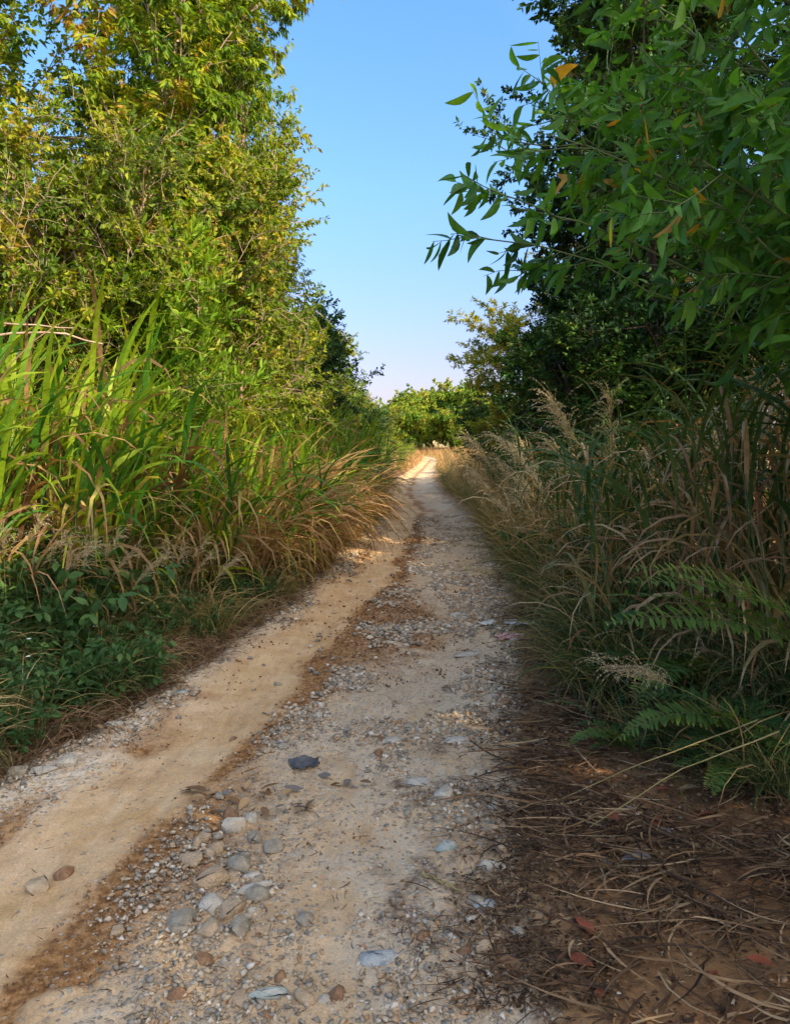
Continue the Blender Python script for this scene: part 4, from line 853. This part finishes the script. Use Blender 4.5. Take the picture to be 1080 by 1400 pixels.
def clods():
    r = np.random.default_rng(220); n = 9000; y = 2.0 * (15 / 2.0) ** r.random(n * 6); u = r.random(n * 6); x = road_l(y) + u * (road_r(y) - road_l(y))
    m = masks(x, y); g = m[0] ** 1.5 + .35 * sm(.62, .72, fbm(x * 3, y * 2, 222)) + .6 * m[4] * (u > .5); keep = r.random(n * 6) < g * .5; x, y = x[keep][:n], y[keep][:n]; n = len(x)
    V, F = rock_mesh('g', 320, None, .6, 1); s = (.006 + .018 * r.random(n) ** 3) * np.clip(y / 4, .9, 2.2); a = r.random(n) * 6.28; c = np.cos(a)[:, None] * s[:, None]; q = np.sin(a)[:, None] * s[:, None]
    P = np.stack([x[:, None] + V[None, :, 0] * c - V[None, :, 1] * q, y[:, None] + V[None, :, 0] * q + V[None, :, 1] * c, surf(x, y)[:, None] + .001 + V[None, :, 2] * s[:, None]], -1)
    o = obj('soil_clods', mesh('soil_clods', P.reshape(-1, 3), (F[None] + (np.arange(n) * len(V))[:, None, None]).reshape(-1, 3), None, noise_mat('clod', (.10, .05, .025), (.26, .14, .06), 3, .95, .3), smooth=False))
    tag(o, 'crumbs of dark orange brown soil scattered over the road', 'soil', kind='stuff')
clods()
def soil_lumps():
    r = np.random.default_rng(230); n = 9000; x, y = right_zone(n, r); k = fbm(x * 4, y * 4, 231) > .45; x, y = x[k], y[k]; n = len(x)
    V, F = rock_mesh('g', 330, None, .55, 1); s = (.008 + .035 * r.random(n) ** 3); a = r.random(n) * 6.28; c = np.cos(a)[:, None] * s[:, None]; q = np.sin(a)[:, None] * s[:, None]
    P = np.stack([x[:, None] + V[None, :, 0] * c - V[None, :, 1] * q, y[:, None] + V[None, :, 0] * q + V[None, :, 1] * c, surf(x, y)[:, None] + V[None, :, 2] * s[:, None]], -1)
    m, nt, out = nmat('lumps'); rp = ramp(nt, [(0, (.13, .07, .04)), (.5, (.26, .14, .065)), (.85, (.36, .22, .11)), (.95, (.46, .38, .28)), (1, (.55, .48, .38))])
    nt.links.new(attr_node(nt, 'v'), rp.inputs[0]); p = nt.nodes.new('ShaderNodeBsdfPrincipled'); p.inputs['Roughness'].default_value = .95; nt.links.new(rp.outputs[0], p.inputs['Base Color']); nt.links.new(p.outputs[0], out.inputs[0])
    o = obj('soil_lumps', mesh('soil_lumps', P.reshape(-1, 3), (F[None] + (np.arange(n) * len(V))[:, None, None]).reshape(-1, 3), None, m, {'v': np.repeat(r.random(n), len(F))}, smooth=False))
    tag(o, 'crumbly lumps of reddish earth under the straw right of the road', 'soil', kind='stuff')
soil_lumps()
flat_blades('road_debris', 'bits of dead stem blown over the road', 900, lambda n, r: (lambda y: (road_l(y) + (road_r(y) - road_l(y)) * (1 - np.abs(r.normal(size=n)) * .35), y))(2.0 * (14 / 2.0) ** r.random(n)), (.015, .08), (.0015, .004), (0, .8), 'litter', 221)
stick('stick', [on(.10, 2.66, .014), on(.23, 2.55, .014)], .007, 'stem', 'short broken yellowish stick near the right side of the road')
stick('dead_branch', [(-3.9, 6.2, 2.15), (-3.3, 6.1, 2.38), (-2.7, 6.2, 2.44), (-2.35, 6.3, 2.36)], .014, 'bark_pale', 'long bare pale branch lying across the left trees above the cane grass')
stick('dead_branch', [(-3.9, 6.4, 2.3), (-3.2, 6.3, 2.52), (-2.6, 6.4, 2.50)], .011, 'bark_pale', 'thinner bare branch just above the long pale one on the left')
stick('dry_stalk', [on(1.62, 3.15, .30), on(1.2, 3.1, .20), on(.78, 2.95, .03)], .004, 'stem', 'long straw stalk arching from the right grass down onto the litter')
stick('dry_stalk', [on(1.6, 3.3, .30), on(1.1, 3.3, .14), on(.7, 3.2, .02)], .0035, 'stem', 'straw stalk just above the longest arching one on the right')
# ------------------------------------------------------------------ light, sky, camera
FILL_GLOW = 2.2
SUN_EL, SUN_AZ = 33, 125      # azimuth clockwise from +Y: right of and slightly behind the camera
w = bpy.data.worlds.new('World'); scene.world = w; w.use_nodes = True
nt = w.node_tree; bg = nt.nodes['Background']
sky = nt.nodes.new('ShaderNodeTexSky'); sky.sky_type = 'NISHITA'; sky.sun_disc = False
sky.sun_elevation = R(SUN_EL); sky.sun_rotation = R(SUN_AZ); sky.air_density = 1.0; sky.dust_density = 1.0; sky.ozone_density = 1.0
# sky tint: a duller band along the horizon; broad warm glow added round the sun, behind the camera, to fill the shade
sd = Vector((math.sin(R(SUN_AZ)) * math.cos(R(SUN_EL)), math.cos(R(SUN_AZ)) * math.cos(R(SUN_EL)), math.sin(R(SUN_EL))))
tcw = nt.nodes.new('ShaderNodeTexCoord'); sep = nt.nodes.new('ShaderNodeSeparateXYZ'); nt.links.new(tcw.outputs['Generated'], sep.inputs[0])
band = ramp(nt, [(0, (.56, .45, .62)), (.10, (.58, .52, .72)), (.3, (.62, .84, 1.02)), (.62, (.58, .98, 1.28))]); nt.links.new(sep.outputs[2], band.inputs[0])
m1 = nt.nodes.new('ShaderNodeVectorMath'); m1.operation = 'MULTIPLY'; nt.links.new(sky.outputs[0], m1.inputs[0]); nt.links.new(band.outputs[0], m1.inputs[1])
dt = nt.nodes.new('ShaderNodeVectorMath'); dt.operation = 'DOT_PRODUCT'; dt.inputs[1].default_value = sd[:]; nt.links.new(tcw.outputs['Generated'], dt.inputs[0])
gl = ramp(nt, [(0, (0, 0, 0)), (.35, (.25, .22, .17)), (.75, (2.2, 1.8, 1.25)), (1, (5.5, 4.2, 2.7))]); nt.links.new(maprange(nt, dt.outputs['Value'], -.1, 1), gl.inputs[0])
gs = nt.nodes.new('ShaderNodeVectorMath'); gs.operation = 'SCALE'; gs.inputs['Scale'].default_value = FILL_GLOW; nt.links.new(gl.outputs[0], gs.inputs[0])
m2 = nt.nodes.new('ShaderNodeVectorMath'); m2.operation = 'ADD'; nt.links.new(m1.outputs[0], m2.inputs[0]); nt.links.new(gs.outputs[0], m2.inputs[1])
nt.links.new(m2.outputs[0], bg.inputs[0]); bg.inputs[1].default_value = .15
sl = bpy.data.lights.new('sun', 'SUN'); sl.energy = 5.0; sl.angle = R(.5); sl.color = (1, .83, .55)
so = bpy.data.objects.new('sun', sl); COL.objects.link(so)
sd = Vector((math.sin(R(SUN_AZ)) * math.cos(R(SUN_EL)), math.cos(R(SUN_AZ)) * math.cos(R(SUN_EL)), math.sin(R(SUN_EL))))
so.rotation_euler = sd.to_track_quat('Z', 'Y').to_euler()
cam = bpy.data.cameras.new('camera'); co = bpy.data.objects.new('camera', cam); COL.objects.link(co)
co.location = (0, 0, 1.6); co.rotation_euler = (R(90 - 5.43), 0, 0)
cam.sensor_fit = 'VERTICAL'; cam.sensor_height = 24; cam.lens = 24 * 1052 / 1400; cam.clip_start = .05; cam.clip_end = 3000
scene.camera = co
scene.view_settings.view_transform = 'Standard'; scene.view_settings.look = 'None'; scene.view_settings.gamma = 1
scene.view_settings.exposure = 1.06
scene.cycles.max_bounces = 6; scene.cycles.diffuse_bounces = 4; scene.cycles.transmission_bounces = 3; scene.cycles.sample_clamp_indirect = 6
